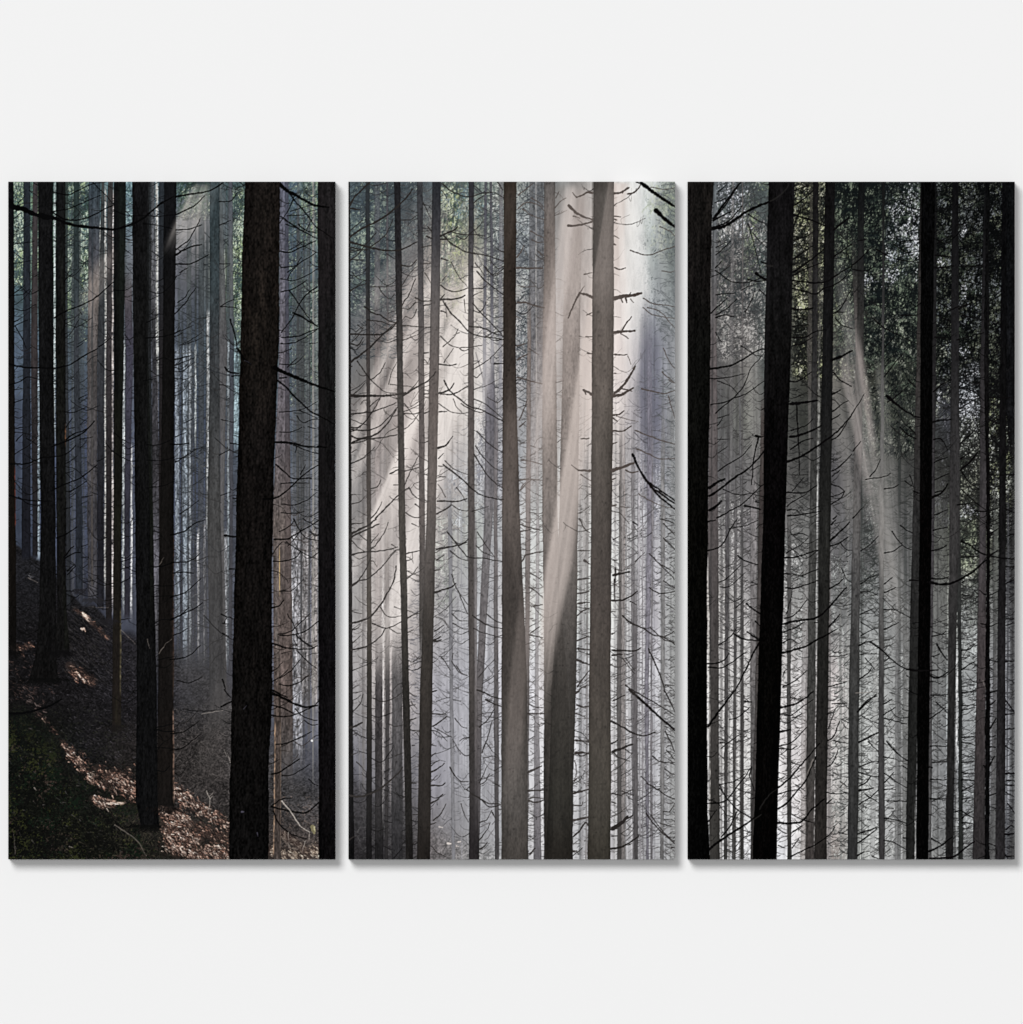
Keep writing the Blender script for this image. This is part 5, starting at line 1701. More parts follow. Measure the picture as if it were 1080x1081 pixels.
    for (x, y, w, h2, n) in ((963, 210, 8, 14, 70), (965, 262, 6, 16, 110), (966, 240, 6, 16, 60), (945, 220, 8, 6, 40), (940, 292, 8, 8, 60), (915, 298, 9, 7, 60), (1017, 245, 3, 5, 24),
                              (1021, 430, 12, 20, 160), (1016, 372, 5, 4, 24), (1030, 392, 5, 5, 30), (993, 277, 4, 4, 22), (991, 420, 3, 8, 26), (1017, 308, 3, 8, 26), (1022, 540, 11, 5, 60), (775, 210, 12, 10, 70), (777, 232, 10, 10, 60)):
        sts = []
        for _ in range(n):
            xx, yy = x + R.randn() * w * .6, y + R.randn() * h2 * .6
            sts.append(([(xx, yy), (xx + R.uniform(-1.2, 1.2), yy + R.uniform(-1.5, 1.5))], R.uniform(.3, .7), .2, R.uniform(.4, .95)))
        p.strokes(sts, (214, 216, 226), wob=.1)
    for a, b, c, d, q in ((1010, 1040, 590, 900, .4), (1060, 1071, 600, 880, .35), (905, 958, 580, 905, .25), (983, 1002, 600, 900, .18), (1042, 1054, 620, 900, .15)):
        p.beam([(c, a, b), (d, a, b)], (176, 180, 180), q, (5, 5), (90, 60), .3)
    # faint far trunks
    for _ in range(46):
        x = R.uniform(756, 965); w = R.uniform(.8, 3.)
        yy = R.uniform(360, 560); k = R.uniform(.66, .9)
        if 838 < x < 872 or 805 < x < 838: continue
        c0 = p.im[int((470 - Y0) * S), min(p.w - 1, int((x - p.x0) * S))] * k
        c1 = p.im[int((760 - Y0) * S), min(p.w - 1, int((x - p.x0) * S))] * (k - .04)
        T([(192, x - w, x), (907, x - w + R.uniform(-4, 3), x + R.uniform(-3, 2))], [(400,) + tuple(c0), (760,) + tuple(c1)],
          alpha=R.uniform(.4, .85), y0=yy, y0f=90, bark=.1, rough=.4, soft=1)
    for _ in range(16):
        x = R.uniform(985, 1071); w = R.uniform(.8, 3.); c = R.uniform(50, 90)
        T([(192, x - w, x), (907, x - w, x)], [(500, c * .6, c * .6, c * .6), (760, c, c, c)], alpha=R.uniform(.4, .8), y0=R.uniform(430, 560), y0f=90, bark=.1, rough=.4, soft=1)
    def tw(a, b, c, d, n, col, **k):
        p.twigs(a, b, c, d, n, col, k.pop('ln', (6, 22)), k.pop('al', (.4, .9)), (.26, .52), **k)
    tw(754, 812, 192, 380, 180, (58, 58, 60), up=.7)
    tw(756, 806, 380, 560, 150, (70, 68, 68), up=.7)
    tw(756, 806, 540, 905, 340, (66, 62, 62), ln=(4, 16), up=.7)
    tw(838, 872, 192, 420, 260, (20, 20, 19), ln=(6, 18), up=.4)
    tw(832, 866, 420, 620, 220, (44, 44, 44), ln=(6, 18), up=.6)
    tw(822, 856, 600, 905, 280, (50, 46, 45), ln=(5, 18), up=.7)
    tw(878, 906, 240, 560, 180, (44, 44, 44), up=.8, ln=(6, 18))
    tw(874, 896, 560, 905, 230, (54, 54, 54), ln=(5, 16), up=.7)
    tw(902, 970, 192, 420, 330, (16, 20, 21), ln=(6, 20), up=-.5)
    tw(905, 968, 420, 640, 330, (56, 58, 56), up=.6)
    tw(903, 930, 620, 905, 230, (56, 56, 55), ln=(6, 20), up=.7)
    tw(930, 960, 620, 905, 180, (64, 63, 62), ln=(6, 20), up=.7)
    tw(984, 1071, 192, 420, 520, (8, 9, 10), up=.4)
    tw(984, 1005, 420, 905, 260, (30, 29, 29), ln=(5, 16), up=.6)
    tw(1010, 1040, 380, 640, 330, (24, 24, 24), ln=(6, 20), up=.5)
    tw(1010, 1036, 620, 905, 260, (44, 43, 44), ln=(6, 20), up=.4)
    tw(1042, 1071, 400, 640, 300, (16, 16, 17), ln=(5, 18), up=.5)
    tw(1042, 1054, 640, 905, 90, (40, 38, 40), ln=(5, 14), up=.5)
    tw(1060, 1071, 600, 905, 180, (36, 36, 40), ln=(4, 14), up=.5)
    # ---- pale slim trunks --------------------------------------------------------------------------
    def strip(col, rows_, c, **k):
        k.setdefault('bark', .12); k.setdefault('rough', .4)
        T(tr(col, rows_), ck(*c), **k)
    strip('E', [None,(272,292),(276,300),(270,292),(264,286)], [None,(96,94,96),(88,85,87),(78,75,75),(66,64,63)], y0=470, y0f=90)
    strip('E', [None,(300,322),(333,350),(326,344),(318,340)], [None,(98,97,98),(96,93,94),(84,81,80),(70,68,66)], y0=500, y0f=90)
    strip('E', [None,(352,366),(374,386),(374,392),(370,390)], [None,(98,97,98),(94,92,93),(78,75,74),(64,62,60)], y0=400, y0f=90)
    strip('E', [None,(380,388),(380,386),(380,392),(374,392)], [(96,90,88),(92,88,88),(86,83,84),(78,75,74),(64,62,60)], alpha=.8)
    strip('E', [None,(440,480),(434,476),(432,468),(436,460)], [None,(118,112,110),(124,119,120),(104,100,100),(66,64,62)], y0=500, y0f=90)
    strip('E', [(318,332),(300,330),(300,312),(300,312)], [(110,106,106),(104,101,101),(112,110,110),(110,110,110)], alpha=.55, y1=620, y1f=90)
    strip('E', [(215,218),(238,245),(245,250),(250,254)], [(110,110,112),(96,94,95),(100,96,98),(100,96,98)], alpha=.5)
    strip('E', [(200,220),(180,222),(166,230),(172,234),(176,240)], [(96,104,108),(96,88,88),(88,81,81),(70,66,64),(56,54,51)], bark=.08,
          rim=[(-1,640,860,(190,184,178),.8,1.1)])
    strip('E', [None,(505,530),(486,516),(464,492),(436,480)], [(40,38,38),(64,55,52),(58,52,51),(74,69,68),(52,49,48)], y0=430, y0f=30)
    strip('E', [None,None,(668,690),(664,690),(666,694)], [None,None,(84,83,82),(72,70,69),(62,60,58)], y0=520, y0f=90)
    strip('E', [(812,826),(792,824),(806,812),(780,800),(776,790)], [(60,58,50),(78,74,70),(96,95,94),(112,108,107),(110,104,101)], alpha=.8)
    strip('E', [None,(690,706),(768,806),(756,800),(750,776)], [None,(100,98,98),(124,124,122),(140,134,133),(130,122,118)], alpha=.55, y0=560, y0f=80)
    strip('E', [(830,865),(822,858),(808,850),(792,846),(782,836)], [(24,22,23),(46,45,45),(74,74,72),(68,67,65),(66,60,58)], bark=.14)
    strip('E', [(868,875),(862,878),(852,858),(844,850)], [(70,70,56),(92,90,86),(180,180,176),(120,118,116)], alpha=.55, y1=745, y1f=20, bark=.5)
    strip('F', [(-30,-10),(20,66),(2,50),(-24,40),(-34,32)], [(40,44,42),(74,68,66),(84,82,82),(64,64,63),(50,50,50)], y0=270, y0f=80)
    strip('F', [(36,75),(26,70),(4,50)], [(15,18,20),(58,56,54),(84,83,82)], alpha=.95, y1=430, y1f=90)
    strip('F', [(188,202),(182,200),(168,198),(162,196),(164,204)], [(18,20,20),(64,64,64),(98,97,95),(72,71,71),(62,60,61)], rough=.5)
    strip('F', [None,(280,300),(276,300),(268,290),(266,288)], [None,(100,100,98),(110,110,110),(104,104,104),(110,110,110)], alpha=.7, y0=640, y0f=60)
    strip('F', [None,None,(320,360),(318,356),(316,340)], [None,None,(104,104,104),(120,120,118),(120,120,118)], alpha=.55, y0=640, y0f=60)
    strip('F', [None,None,(112,130),(130,160),(108,140)], [None,None,(130,130,128),(150,150,148),(140,140,140)], alpha=.5, y0=690, y0f=60)
    strip('F', [(524,612),(528,610),(500,604),(508,592),(500,590)], [None,(40,40,40),(86,86,85),(78,77,77),(96,96,95)], alpha=.5, y0=500, y0f=90, bark=.2)
    strip('F', [(655,670),(652,676),(655,680),(668,692),(668,696)], [(20,22,22),(52,52,52),(58,58,56),(40,42,42),(42,44,42)], y0=460, y0f=50, rough=.5)
    strip('F', [None,None,(655,662),(652,664),(650,664)], [None,None,(150,150,150),(190,190,190),(96,98,96)], alpha=.6, y0=690, y0f=30, y1=880, y1f=30, bark=.6)
    strip('F', [None,None,(890,920),(888,914),(864,905)], [None,None,(96,100,92),(82,80,82),(84,84,84)], alpha=.7, y0=540, y0f=30)
    strip('F', [None,None,(975,990),(972,985),(966,974)], [None,None,(70,70,74),(66,66,70),(96,98,104)], alpha=.7, y0=520, y0f=60)
    # shafts of light on the right
    p.beam([(230, 872, 882), (470, 908, 922), (710, 946, 964)], (182, 175, 169), .44, (8, 8), (120, 130), .3)
    p.beam([(250, 884, 890), (460, 918, 927), (690, 956, 968)], (176, 170, 164), .24, (7, 7), (110, 130), .3)
    p.beam([(260, 858, 866), (460, 882, 894), (640, 906, 920)], (168, 162, 156), .22, (8, 8), (110, 130), .3)
    p.beam([(350, 884, 892), (400, 888, 898), (450, 899, 908), (500, 908, 917), (560, 916, 926)], (184, 172, 167), .5, (5, 5), (40, 90), .2)
    p.beam([(340, 899, 904), (400, 908, 915), (440, 914, 921), (500, 922, 930)], (190, 172, 166), .42, (4, 5), (40, 60), .2)
    p.beam([(370, 922, 932), (440, 928, 940), (548, 934, 950), (640, 942, 957)], (158, 155, 150), .38, (6, 7), (30, 70), .4)
    p.beam([(430, 880, 896), (520, 886, 900), (580, 890, 902)], (140, 136, 134), .28, (12, 12), (40, 60), .5)
    p.beam([(340, 786, 800), (420, 790, 804), (520, 795, 808)], (188, 184, 178), .32, (10, 10), (40, 90), .4)
    p.beam([(260, 858, 876), (400, 876, 900), (520, 892, 914), (600, 902, 920)], (150, 145, 140), .2, (14, 16), (60, 90), .4)
    # ---- dark foreground trunks ---------------------------------------------------------------------
    T([(192,1060,1071),(400,1058,1071),(480,1066,1071)], [(192,8,10,12),(480,16,16,19)], alpha=.92, y1=470, y1f=60, bark=.3)
    strip('F', [(628,668),(622,672),(610,676),(600,646),(585,636)], [(12,12,14),(38,37,39),(60,58,58),(44,43,43),(34,33,33)], rim=[(-1,560,900,(110,108,106),.35,1)])
    strip('F', [(835,866),(808,852),(803,846),(780,838),(756,836)], [(12,13,15),(40,38,40),(66,62,64),(70,62,63),(48,45,46)])
    strip('F', [(838,866),(832,860),(845,868),(838,868),(836,864)], [(9,10,11),(18,17,18),(12,10,11),(12,10,11),(12,12,13)], bark=.25, rough=.7)
    strip('F', [(944,976),(932,970),(924,968),(914,966),(900,960)], [(9,10,12),(12,12,13),(24,23,24),(38,36,38),(42,40,42)], bark=.16)
    strip('F', [(428,440),(405,432),(378,428),(354,412),(335,392)], [(20,20,20),(56,52,50),(44,43,43),(34,34,33),(34,34,33)], bark=.15)
    strip('F', [(505,532),(498,528),(490,516),(480,502),(470,498)], [(16,17,18),(34,33,34),(56,53,56),(64,62,63),(74,73,73)], bark=.15)
    strip('F', [(434,522),(428,504),(424,500),(410,486),(400,478)], [(6,6,7),(5,5,5),(5,3,3),(4,3,3),(4,3,3)], bark=.3, rough=.3)
    T(tr('F', [None,None,None,(390,396),(392,398)]), ck(None,None,None,(60,60,58),(150,148,146)), alpha=.7, y0=850, y0f=40, bark=.6, rough=.2)
    T([(192,870.8,881.7),(368,868,879.2),(548,864.2,876.8),(728,861.8,874.2),(908,859.2,872.6)],
      [(192,17,16,17),(368,24,24,25),(548,38,38,36),(728,38,37,35),(850,46,42,40),(907,42,38,36)], bark=.14, rim=[(-1,548,730,(96,96,92),.4,1)])
    T([(192,753,754.5),(908,747,749)], [(192,40,42,44),(908,40,40,40)], alpha=.3)
    # ---- branches ---------------------------------------------------------------------------------------
    p.strokes(parse('''
E0 20 190,325 260,310 330,270 400,220 460,190 520,165 570,145
E0 10 570,145 630,105 670,55
E0 14 200,260 250,190 310,110 370,30
E0 9 210,255 280,170 350,60
E0 13 200,270 260,240 310,215
E0 9/.95 195,315 280,285 330,240 380,180
E0 7/.9 210,160 280,130
E0 6/.8 230,90 280,50
E0 7/.9 420,230 470,265 535,295
E0 6/.9 420,290 450,400 500,600
E0 6/.85 450,350 490,400 540,445
E0 10 505,535 560,550
E0 16 470,605 510,635 570,650
E0 8/.95 420,645 470,655 530,652
E0 8/.95 490,710 535,750
E0 7/.9 215,590 260,620 310,655 380,665 450,655 520,625
E0 6/.9 215,740 280,735 340,730
E0 5/.8 380,710 440,680 500,670
E0 6/.9 215,490 260,450 310,400
E0 6/.9 215,440 280,410
E0 8 185,855 240,805 290,760
E0 7/.9 215,870 280,830 350,765
E0 9 215,885 270,870 330,880
E0 6/.85 400,850 440,780 460,720
E0 6/.85 215,980 250,1040
E0 7 375,1065 400,1080
E0 7/.9 215,570 250,530
E0 5/.8 490,985 520,985
E1 12 180,130 250,120 320,105 400,60 470,20 515,0
E1 6/.95 180,190 260,188 330,175 400,160
E1 7/.95 180,355 260,345 330,315 400,290 460,250 520,205
E1 6/.9 225,205 300,235 360,290
E1 7/.9 215,410 270,360 350,290 400,220 440,120 500,60
E1 6/.85 225,440 300,420
E1 6/.85 225,490 260,440
E1 6/.85 400,0 460,40 510,50
E1 7/.9 230,775 300,730 380,680 440,610
E1 14 465,552 500,562
E1 9 485,570 460,660 440,860
E1 18 175,880 220,850 270,825
E1 13 175,935 250,885 340,815 420,760 480,700 530,640
E1 6/.9 440,770 500,740
E1 16 175,1025 215,1000 250,965
E1 8 220,1075 300,1030 380,985 440,930 500,870
E1 12 400,995 450,1005 500,1020
E1 6/.85 260,890 330,920 400,925 500,900
E1 5/.85 230,660 290,620
E1 5/.8 225,575 300,575
E1 9/.95 470,970 490,975
E2 8 165,200 220,185 270,140 310,60 350,0
E2 6/.85 300,60 400,40 480,10
E2 9 355,235 400,265 480,290
E2 12 410,535 450,570 510,610
E2 10 465,645 500,680
E2 12 415,712 450,740 495,770
E2 10 330,725 380,755 440,765 490,770
E2 7/.9 235,795 300,750 340,700
E2 9 165,912 220,912 270,890 300,850
E2 8 165,935 250,940 320,905 370,865 410,840
E2 11 490,780 440,870 400,960 340,1080
E2 8 165,15 215,8
E2 6/.85 235,400 290,370 370,290
E2 6/.85 240,430 310,420 400,340
E2 7/.9 440,400 475,410
E2 6/.8 340,560 400,510
E3 14 165,230 200,185 250,115 300,50 340,0
E3 8 165,720 230,715 290,690 350,610 400,550 430,500
E3 6/.9 240,620 290,690 340,750 440,810
E3 7/.95 240,600 280,680 340,745 400,790 450,815
E3 15 160,1020 220,970 310,910 390,860 470,800
E3 8 250,930 300,870 350,770
E3 7/.9 440,490 430,550 460,640
E3 6/.9 250,370 300,330 370,280
E3 6/.9 240,330 290,340
E3 6/.9 300,190 360,170 430,110
E3 6/.85 240,600 330,580 400,530
E3 10/.9 400,75 440,78
E3 7/.9 165,835 220,760
E3 6/.9 165,765 205,765
E3 6/.9 170,700 205,690
E0 12 700,235 760,250 830,275 910,305
E0 8 700,340 740,220 800,190
E0 11 700,600 760,560 830,510 900,450
E0 11 700,650 780,660 860,665 920,655 970,620 1075,560
E0 8 700,620 780,580 900,530
E0 9 700,700 780,720 850,735 900,700 960,680 1030,630 1075,570
E0 13 700,830 760,835 830,825
E0 9 700,1010 780,1010 830,980 900,960
E0 7 960,860 1000,830 1040,760 1075,700
E0 8 960,500 1020,460 1075,420
E0 12 960,330 1010,290 1060,250
E0 8 970,890 1010,930 1075,955
E0 7 970,850 1040,850
E0 6 1000,360 1040,400 1075,430
E0 9 700,180 780,130 830,80
E0 7 700,520 830,430
E0 7 700,880 800,900
E0 7 700,940 800,930
E0 7 710,80 800,50
E0 7 700,1060 760,1050 830,1010
E0 7 700,400 790,370
E1 8 960,70 1000,60 1070,15
E1 16 950,75 1010,50 1075,15
E1 8 680,210 740,205 820,150
E1 18 685,350 760,345 855,330
E1 14 685,560 740,550 820,520 880,490
E1 9 725,340 730,450 740,640 745,800
E1 9 685,640 760,590 830,570
E1 13 670,715 740,690 840,630 940,560 1010,500 1080,410
E1 7 690,520 780,490 830,450
E1 7 690,105 760,80
E1 10 960,150 1000,200 1070,240
E1 10 950,290 1000,265
E1 7 950,400 990,370 1050,330
E1 8 950,450 1000,420
E1 7 950,580 1000,540 1060,440
E1 8 950,775 1000,745 1075,670
E1 6/.9 950,810 1000,770
E1 9 665,912 780,912 850,870
E1 7 665,1000 700,970 790,920
E1 9 665,1025 720,1020 740,1040
E1 9 670,1060 760,1050 880,1030
E1 7 945,860 1000,880 1020,910 945,940
E1 7 945,985 1000,950 1030,900
E1 5/.9 700,800 800,800
E1 6/.9 700,900 770,820
E1 9 960,1080 980,1060
E2 9 655,245 720,240 800,215 860,195
E2 6/.9 690,100 760,90 800,110
E2 6/.9 660,215 740,170 800,120
E2 7/.9 655,345 720,350 780,370
E2 9/.95 655,435 720,435 800,410 860,390
E2 7/.9 760,360 810,335 860,315
E2 7/.9 650,630 720,600 790,510
E2 6/.9 660,600 690,500 700,430
E2 13 640,665 720,645 800,635 860,620 920,570 980,500 1040,430
E2 8 640,715 710,690 780,650
E2 13 640,845 700,830 780,805 860,760 910,735 970,700
E2 9 935,440 980,415 1025,375
E2 10 930,680 960,650 1000,600
E2 12 940,135 990,90 1060,20
E2 9 940,170 1000,150 1050,115
E2 10 945,35 975,5
E2 6 1000,150 1040,190 1075,200
E2 6 1010,310 1040,380 1075,400
E2 8 930,1060 1040,1030
E2 7 640,780 690,760 740,790
E2 6/.9 650,960 640,1000
E2 7/.9 840,655 860,655
E2 6/.9 935,870 1000,865 1045,855
E2 7/.9 640,1060 720,1020 790,960
E3 12 620,115 700,95 770,60 830,10
E3 7/.9 620,150 690,160 760,110 830,60
E3 13 615,265 690,250
E3 8/.95 615,355 690,335 740,290 790,235
E3 8/.95 610,370 690,375 730,355
E3 7/.9 700,180 760,150
E3 10 610,620 680,560 750,480 810,410 870,340
E3 10 610,750 660,720 720,650 780,580 820,490 850,420
E3 8/.95 610,660 680,640 740,630
E3 13 600,840 680,845 760,830 820,760 900,690
E3 8/.9 760,820 840,845
E3 8/.9 700,900 760,860
E3 8 690,1055 780,1010 860,970 930,920 965,870
E3 6/.9 700,790 760,820
E3 8 920,325 960,290 1000,195
E3 7 920,490 960,450 990,370
E3 6/.9 925,245 970,120
E3 8 920,155 970,130
E3 7 920,650 980,658 1045,650
E3 7/.9 915,720 950,690
E3 7 950,90 1045,85
E3 7 960,320 1045,340
E3 6 990,900 1045,915
E3 7 1000,580 1045,610
E3 7/.9 695,460 760,480
E3 7/.9 610,570 650,550
E3 7/.9 610,880 660,910
E3 6/.9 700,1000 740,940
E3 8/.9 610,985 650,1000
E3 6/.9 720,600 780,640
F0 8 0,555 60,500 120,440
F0 7 0,580 80,590 140,560
F0 8 150,455 220,495 290,520 420,538
F0 8 300,150 350,185 430,205
F0 8 300,405 430,390
F0 7 260,420 330,470 420,520
F0 8 130,890 200,950 300,1000 410,1055
F0 6 200,1075 270,1000
F0 7 530,200 620,195
F0 12 520,490 620,500
F0 12 520,570 640,560
F0 8 540,410 610,370
F0 9 520,1010 600,1015
F0 8 540,790 620,830 660,820 760,790
F0 7 690,650 830,690
F0 9 670,830 740,800
F0 8 660,1025 760,1000 830,980
F0 7 660,300 740,280
F0 9 300,870 410,870
F0 7 80,390 30,400
F0 8 530,870 620,910
F0 8 690,870 830,900
F0 8 680,560 830,560
F1 12 215,295 270,345 330,395 385,425 430,438
F1 10 215,305 300,375 380,420
F1 10 300,500 340,540 400,570
F1 9 360,500 400,545
F1 8 350,200 400,245
F1 6 200,180 260,100 330,20
F1 6/.9 220,340 290,290 350,240
F1 6 0,410 50,330 70,290
F1 6 0,650 50,590
F1 6 110,810 150,760 175,700
F1 6/.9 80,830 200,810 240,790
F1 8 330,840 360,860 385,870
F1 7 360,800 380,860
F1 8 385,905 430,920
F1 13 500,945 560,915 600,860
F1 9 520,910 570,900
F1 12 505,465 560,455 620,450
F1 9 510,275 560,230 625,200
F1 8 510,575 560,575 600,640
F1 12 680,770 730,730 790,660
F1 7 680,600 740,550 800,480
F1 8 680,700 740,660
F1 8 660,990 740,980
F1 8 690,780 740,850 800,890
F1 8 680,380 740,340 800,310
F1 8 680,250 760,270 830,330
F1 8 860,310 1025,312
F1 9 870,800 950,800 1025,800
F1 8 860,450 930,480
F1 8 870,560 930,620
F1 8 690,890 760,960 850,1030
F1 10 770,1030 850,1030 920,1010
F1 8 960,1010 1025,1040
F1 8 975,700 1025,690
F1 7 860,760 920,770
F1 7 515,720 600,690
F1 7 520,830 610,790
F1 7 520,1055 600,1020
F1 7 0,1075 60,1010 70,1000
F1 7 200,890 260,880 290,860
F1 8 980,540 1025,520
F2 9 500,375 560,380 605,368
F2 15 490,400 560,412 620,408 680,380 760,330 850,255
F2 8 690,400 720,390
F2 11 690,140 740,165 800,210 860,230 930,245 1025,252
F2 8 870,230 930,190
F2 8 300,40 340,70 378,90
F2 7 250,80 310,160 370,195
F2 7 200,215 260,200 310,165
F2 9 360,385 420,392
F2 10 110,775 180,825 240,880 300,930 350,955
F2 12 340,950 430,958 540,955
F2 9 40,800 80,780 130,770
F2 6/.9 50,410 110,370 160,350
F2 6/.9 50,460 110,460 160,480
F2 6/.9 50,200 110,160 160,110
F2 7 50,600 130,565
F2 6 50,650 130,700
F2 6/.9 50,740 120,700 160,690
F2 8 45,1010 100,970 120,940
F2 7 80,880 140,950
F2 6 50,855 150,850
F2 8 200,465 270,435
F2 7 200,410 250,370
F2 7/.9 200,570 290,575
F2 7/.9 200,700 260,670 290,650
F2 6/.9 200,950 270,930
F2 7 230,880 200,900
F2 11 530,790 560,840 595,890
F2 12 490,990 540,1005 600,970
F2 8 500,200 550,190 590,165
F2 7 510,70 600,50
F2 7 500,870 550,855
F2 7 500,740 560,730 590,710
F2 8 690,830 740,820 770,790
F2 6 700,640 780,630
F2 6 690,480 790,490
F2 7 870,480 920,455
F2 8 810,660 870,675 920,655
F2 8 870,90 920,60
F2 8 840,480 800,450
F2 7 970,405 1025,385
F2 7 970,300 1025,300
F2 8 965,900 1025,898
F2 8 860,890 920,905
F2 8 690,950 770,900
F2 8 690,240 800,240
F2 7 970,630 1025,630
F2 7 970,670 1025,655
F2 6 340,990 355,1000
F2 6 970,110 1025,90
F3 10 35,140 80,90 150,25
F3 8 40,120 100,60 150,40
F3 6/.9 60,170 160,215
F3 13 40,330 100,300 160,270
F3 7 100,330 160,390
F3 7 40,490 110,460 165,450
F3 7 40,520 110,545 165,550
F3 10 40,610 80,590 115,545
F3 12 40,638 130,620
F3 7 40,725 110,680 165,630
F3 7 80,660 165,715
F3 9 30,910 100,890 150,870
F3 9 30,970 90,930 155,880
F3 10 35,1045 75,1025
F3 8 120,1050 165,1070
F3 10 215,325 260,380 310,425 350,450
F3 8 320,485 345,500
F3 7 195,425 260,435
F3 7 200,525 260,570 340,620
F3 6 200,630 270,630
F3 7 220,703 340,705
F3 6 200,590 260,520
F3 7 200,810 260,820 340,845
F3 7 200,950 260,965 340,1010
F3 8 320,935 350,945
F3 7 195,160 270,110
F3 7 200,180 340,215
F3 8 195,90 250,60
F3 8 490,355 590,358
F3 7 490,565 590,570
F3 9 490,690 590,690
F3 11 480,1025 560,985 630,930
F3 9 500,940 560,975
F3 14 490,1065 580,1065 650,1050 700,1010 770,960
F3 8 530,80 590,135
F3 7 490,180 590,110
F3 7 495,35 600,30
F3 7 500,460 590,450
F3 8 500,490 480,485
F3 8 690,20 780,5
F3 7 690,100 770,95
F3 8 690,130 770,110
F3 10 690,300 770,298
F3 9 690,330 740,340 770,350
F3 7 690,460 760,450
F3 7 690,525 765,530
F3 11 690,572 765,572
F3 7 690,640 765,600
F3 8 690,690 760,685
F3 8 690,765 760,810
F3 8 690,810 750,770
F3 10 690,840 755,845
F3 8 645,770 690,765
F3 10 870,245 905,180
F3 10 865,475 895,420
F3 9 870,665 905,655
F3 8 865,100 900,70
F3 8 865,300 905,290
F3 7 870,360 905,365
F3 12 865,15 910,5
F3 9 970,70 1025,150
F3 9 970,155 1025,150
F3 8 970,250 1025,245
F3 8 970,360 1025,390
F3 11 970,530 1025,530
F3 9 970,570 1025,575
F3 9 970,600 1025,605
F3 7 970,650 1025,680
F3 8 980,720 1025,780
F3 9 970,880 1000,860 1025,870
F3 11 965,915 1025,910
F3 9 965,1052 1025,1052
F3 12/.9 830,480 850,500
'''), (14, 12, 13))
    # nearest, blackest trunks
    T([(192,725,754),(238,725,751.5),(300,725,750.5),(368,725,750),(458,725,748.8),(548,725,747.6),(638,725,746.8),(728,725,746.8),(860,725,747.5),(908,725,749.5)],
      [(192,25,22,20),(300,22,19,18),(368,14,14,12),(460,10,10,8),(548,7,6,4),(728,3,3,2),(907,2,2,2)], bark=.28, rough=.4, shade=.05)
    T([(192,811.3,838.8),(278,809.2,836.8),(368,807,835.2),(458,806.5,831.8),(548,805.8,829.2),(638,802.5,827),(728,800,824.5),(818,797.5,822),(908,794.5,820)],
      [(192,18,16,18),(300,20,19,20),(368,16,15,15),(460,8,6,7),(548,5,3,4),(728,4,3,2),(907,3,1,1)], bark=.26, rough=.35, shade=.05)
    T([(300,809,813.5),(368,807.5,811.5),(458,806.5,809)], [(300,34,33,36),(458,24,22,24)], alpha=.5, bark=.2, y0=240, y0f=60, y1=450, y1f=60, soft=2)
    p.strokes(parse('''
E3 8/.6 490,755 540,680 610,620
E0 9/.6 560,148 630,105 675,50
E0 12/.8 540,555 575,560
E3 9/.7 440,830 500,790
'''), (40, 38, 36))
    p.strokes(parse('''
E3 6/.5 830,440 790,540
F2 5/.4 820,1020 840,1075
F3 5/.6 20,20 130,14
E3 6/.5 1010,590 1040,630
'''), (150, 140, 132))
    p.finish(sat=.7, curve=.16, local=.12, sharp=.42)
    return p

# ============================ THE THREE CANVASES ============================
def to_albedo(rgb):
    """printed display colour -> reflectance under this light"""
    c = np.clip(rgb / 255., 0, 1)
    lin = np.where(c <= .04045, c / 12.92, ((c + .055) / 1.055) ** 2.4)
    return np.clip(lin * WALL_ALB / WALL_OUT, 0, .95)


def ink_material(name):
    m, nt, b = new_mat(name)
    at = nt.nodes.new('ShaderNodeVertexColor'); at.layer_name = 'ink'
    nt.links.new(at.outputs['Color'], b.inputs['Base Color'])
    b.inputs['Roughness'].default_value = .9
    b.inputs['Specular IOR Level'].default_value = .02
    # canvas weave
    tc = nt.nodes.new('ShaderNodeTexCoord')
    w1 = nt.nodes.new('ShaderNodeTexWave'); w1.bands_direction = 'X'; w1.inputs['Scale'].default_value = 280
    w2 = nt.nodes.new('ShaderNodeTexWave'); w2.bands_direction = 'Z'; w2.inputs['Scale'].default_value = 280
    mx = nt.nodes.new('ShaderNodeMath'); mx.operation = 'MULTIPLY'
    bp = nt.nodes.new('ShaderNodeBump'); bp.inputs['Strength'].default_value = .05; bp.inputs['Distance'].default_value = .0002
    for w in (w1, w2):
        nt.links.new(tc.outputs['Object'], w.inputs['Vector'])
    nt.links.new(w1.outputs['Fac'], mx.inputs[0]); nt.links.new(w2.outputs['Fac'], mx.inputs[1])
    nt.links.new(mx.outputs[0], bp.inputs['Height'])
    nt.links.new(bp.outputs['Normal'], b.inputs['Normal'])
    return m


def grid_mesh(name, P3, col, mat):
    """P3: rows x cols x 3 points, col: rows x cols x 3 linear reflectance"""
    r, c = P3.shape[:2]
    me = bpy.data.meshes.new(name)
    me.vertices.add(r * c)
    me.vertices.foreach_set('co', P3.reshape(-1).astype(np.float32))
    i = np.arange(r * c, dtype=np.int32).reshape(r, c)
    q = np.stack([i[1:, :-1], i[1:, 1:], i[:-1, 1:], i[:-1, :-1]], -1).reshape(-1)
    n = len(q) // 4
    me.loops.add(n * 4)
    me.loops.foreach_set('vertex_index', q)
    me.polygons.add(n)
    me.polygons.foreach_set('loop_start', np.arange(n, dtype=np.int32) * 4)
    me.update(calc_edges=True)
    at = me.color_attributes.new('ink', 'FLOAT_COLOR', 'POINT')
    rgba = np.ones((r * c, 4), np.float32)
    rgba[:, :3] = col.reshape(-1, 3)
    at.data.foreach_set('color', rgba.reshape(-1))
    me.materials.append(mat)
    me.validate()
    return me


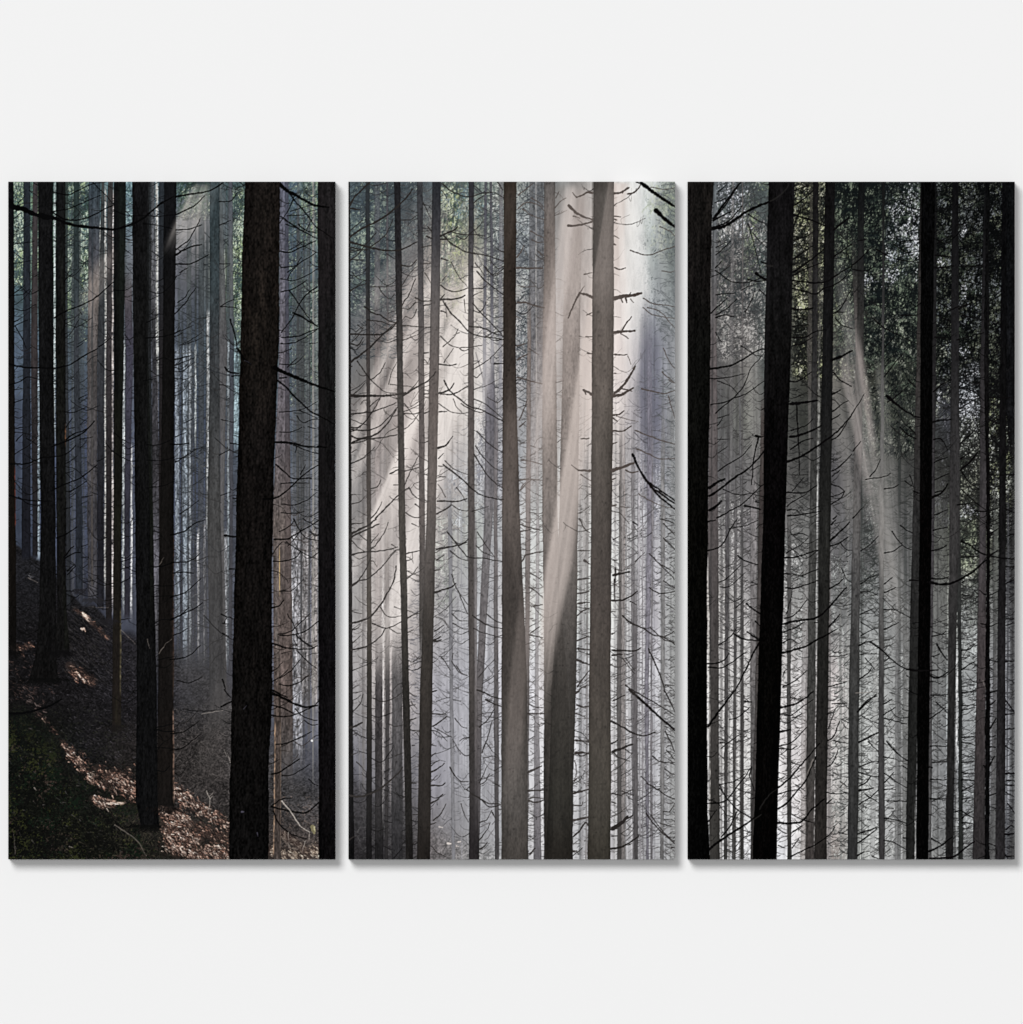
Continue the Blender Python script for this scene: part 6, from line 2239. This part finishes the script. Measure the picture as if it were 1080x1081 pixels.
def hang(pic, x0, x1, label, prefix):
    root = bpy.data.objects.new('canvas_panel', None)
    C.objects.link(root)
    xc, zc = X((x0 + x1) / 2), Z((Y0 + Y1) / 2)
    root.location = (xc, 0, zc)
    root.empty_display_size = .1
    root['label'] = label
    root['category'] = 'canvas print'
    root['group'] = 'three canvas panels of the forest triptych'
    col = to_albedo(pic.im)
    r, c = col.shape[:2]
    mat = ink_material('printed_canvas_' + prefix)
    hw, hh = (x1 - x0) / 2000., (Y1 - Y0) / 2000.
    xs = np.linspace(-hw, hw, c); zs = np.linspace(hh, -hh, r)
    P3 = np.zeros((r, c, 3)); P3[..., 0] = xs[None]; P3[..., 1] = -DEPTH; P3[..., 2] = zs[:, None]
    face = bpy.data.objects.new('printed_canvas', grid_mesh('printed_canvas', P3, col, mat))
    C.objects.link(face); face.parent = root
    # the canvas turned over the four sides of the stretcher, print mirrored round the edge
    back = -.0015
    n = 24
    ys = np.linspace(-DEPTH, back, n)
    k = lambda m: np.minimum((np.linspace(0, DEPTH * 1000 * S, n)).astype(int), m - 1)
    e = 1e-5
    parts = []
    for side in (-1, 1):                                  # left and right returns
        A = np.zeros((r, n, 3)); A[..., 0] = side * hw; A[..., 1] = ys[None]; A[..., 2] = zs[:, None]
        cc = col[:, k(c)] if side < 0 else col[:, c - 1 - k(c)]
        parts.append((A[:, ::-1] if side < 0 else A, cc[:, ::-1] if side < 0 else cc))
    for side in (1, -1):                                  # top and bottom returns
        A = np.zeros((n, c, 3)); A[..., 0] = xs[None]; A[..., 1] = ys[:, None]; A[..., 2] = side * hh
        cc = col[k(r)] if side > 0 else col[r - 1 - k(r)]
        parts.append((A[::-1] if side > 0 else A, cc[::-1] if side > 0 else cc))
    vs, cs, qs, o = [], [], [], 0
    for A, cc in parts:
        rr, c2 = A.shape[:2]
        i = np.arange(rr * c2).reshape(rr, c2) + o
        qs.append(np.stack([i[1:, :-1], i[1:, 1:], i[:-1, 1:], i[:-1, :-1]], -1).reshape(-1, 4))
        vs.append(A.reshape(-1, 3)); cs.append(cc.reshape(-1, 3)); o += rr * c2
    # back closing sheet
    vs.append(np.array([(-hw, back, -hh), (hw, back, -hh), (hw, back, hh), (-hw, back, hh)])); cs.append(np.full((4, 3), .6))
    qs.append(np.array([[o + 3, o + 2, o + 1, o]]))
    V, K, Q = np.vstack(vs), np.vstack(cs), np.vstack(qs)
    me = bpy.data.meshes.new('wrapped_edge')
    me.vertices.add(len(V)); me.vertices.foreach_set('co', V.reshape(-1).astype(np.float32))
    me.loops.add(Q.size); me.loops.foreach_set('vertex_index', Q.reshape(-1).astype(np.int32))
    me.polygons.add(len(Q)); me.polygons.foreach_set('loop_start', np.arange(len(Q), dtype=np.int32) * 4)
    me.update(calc_edges=True)
    at = me.color_attributes.new('ink', 'FLOAT_COLOR', 'POINT')
    rgba = np.ones((len(V), 4), np.float32); rgba[:, :3] = K
    at.data.foreach_set('color', rgba.reshape(-1))
    me.materials.append(mat); me.validate()
    edge = bpy.data.objects.new('wrapped_edge', me)
    C.objects.link(edge); edge.parent = root
    return root


hang(paint_left(), *PANELS[1], 'canvas panel printed with a leaf-strewn forest slope and sunlit patches at the bottom', 'slope')
hang(paint_middle(), *PANELS[2], 'palest canvas panel, between the other two, printed with broad misty sun rays crossing tall trunks', 'rays')
hang(paint_right(), *PANELS[3], 'canvas panel printed with black trunks against dark green foliage and a faint slanting ray', 'foliage')
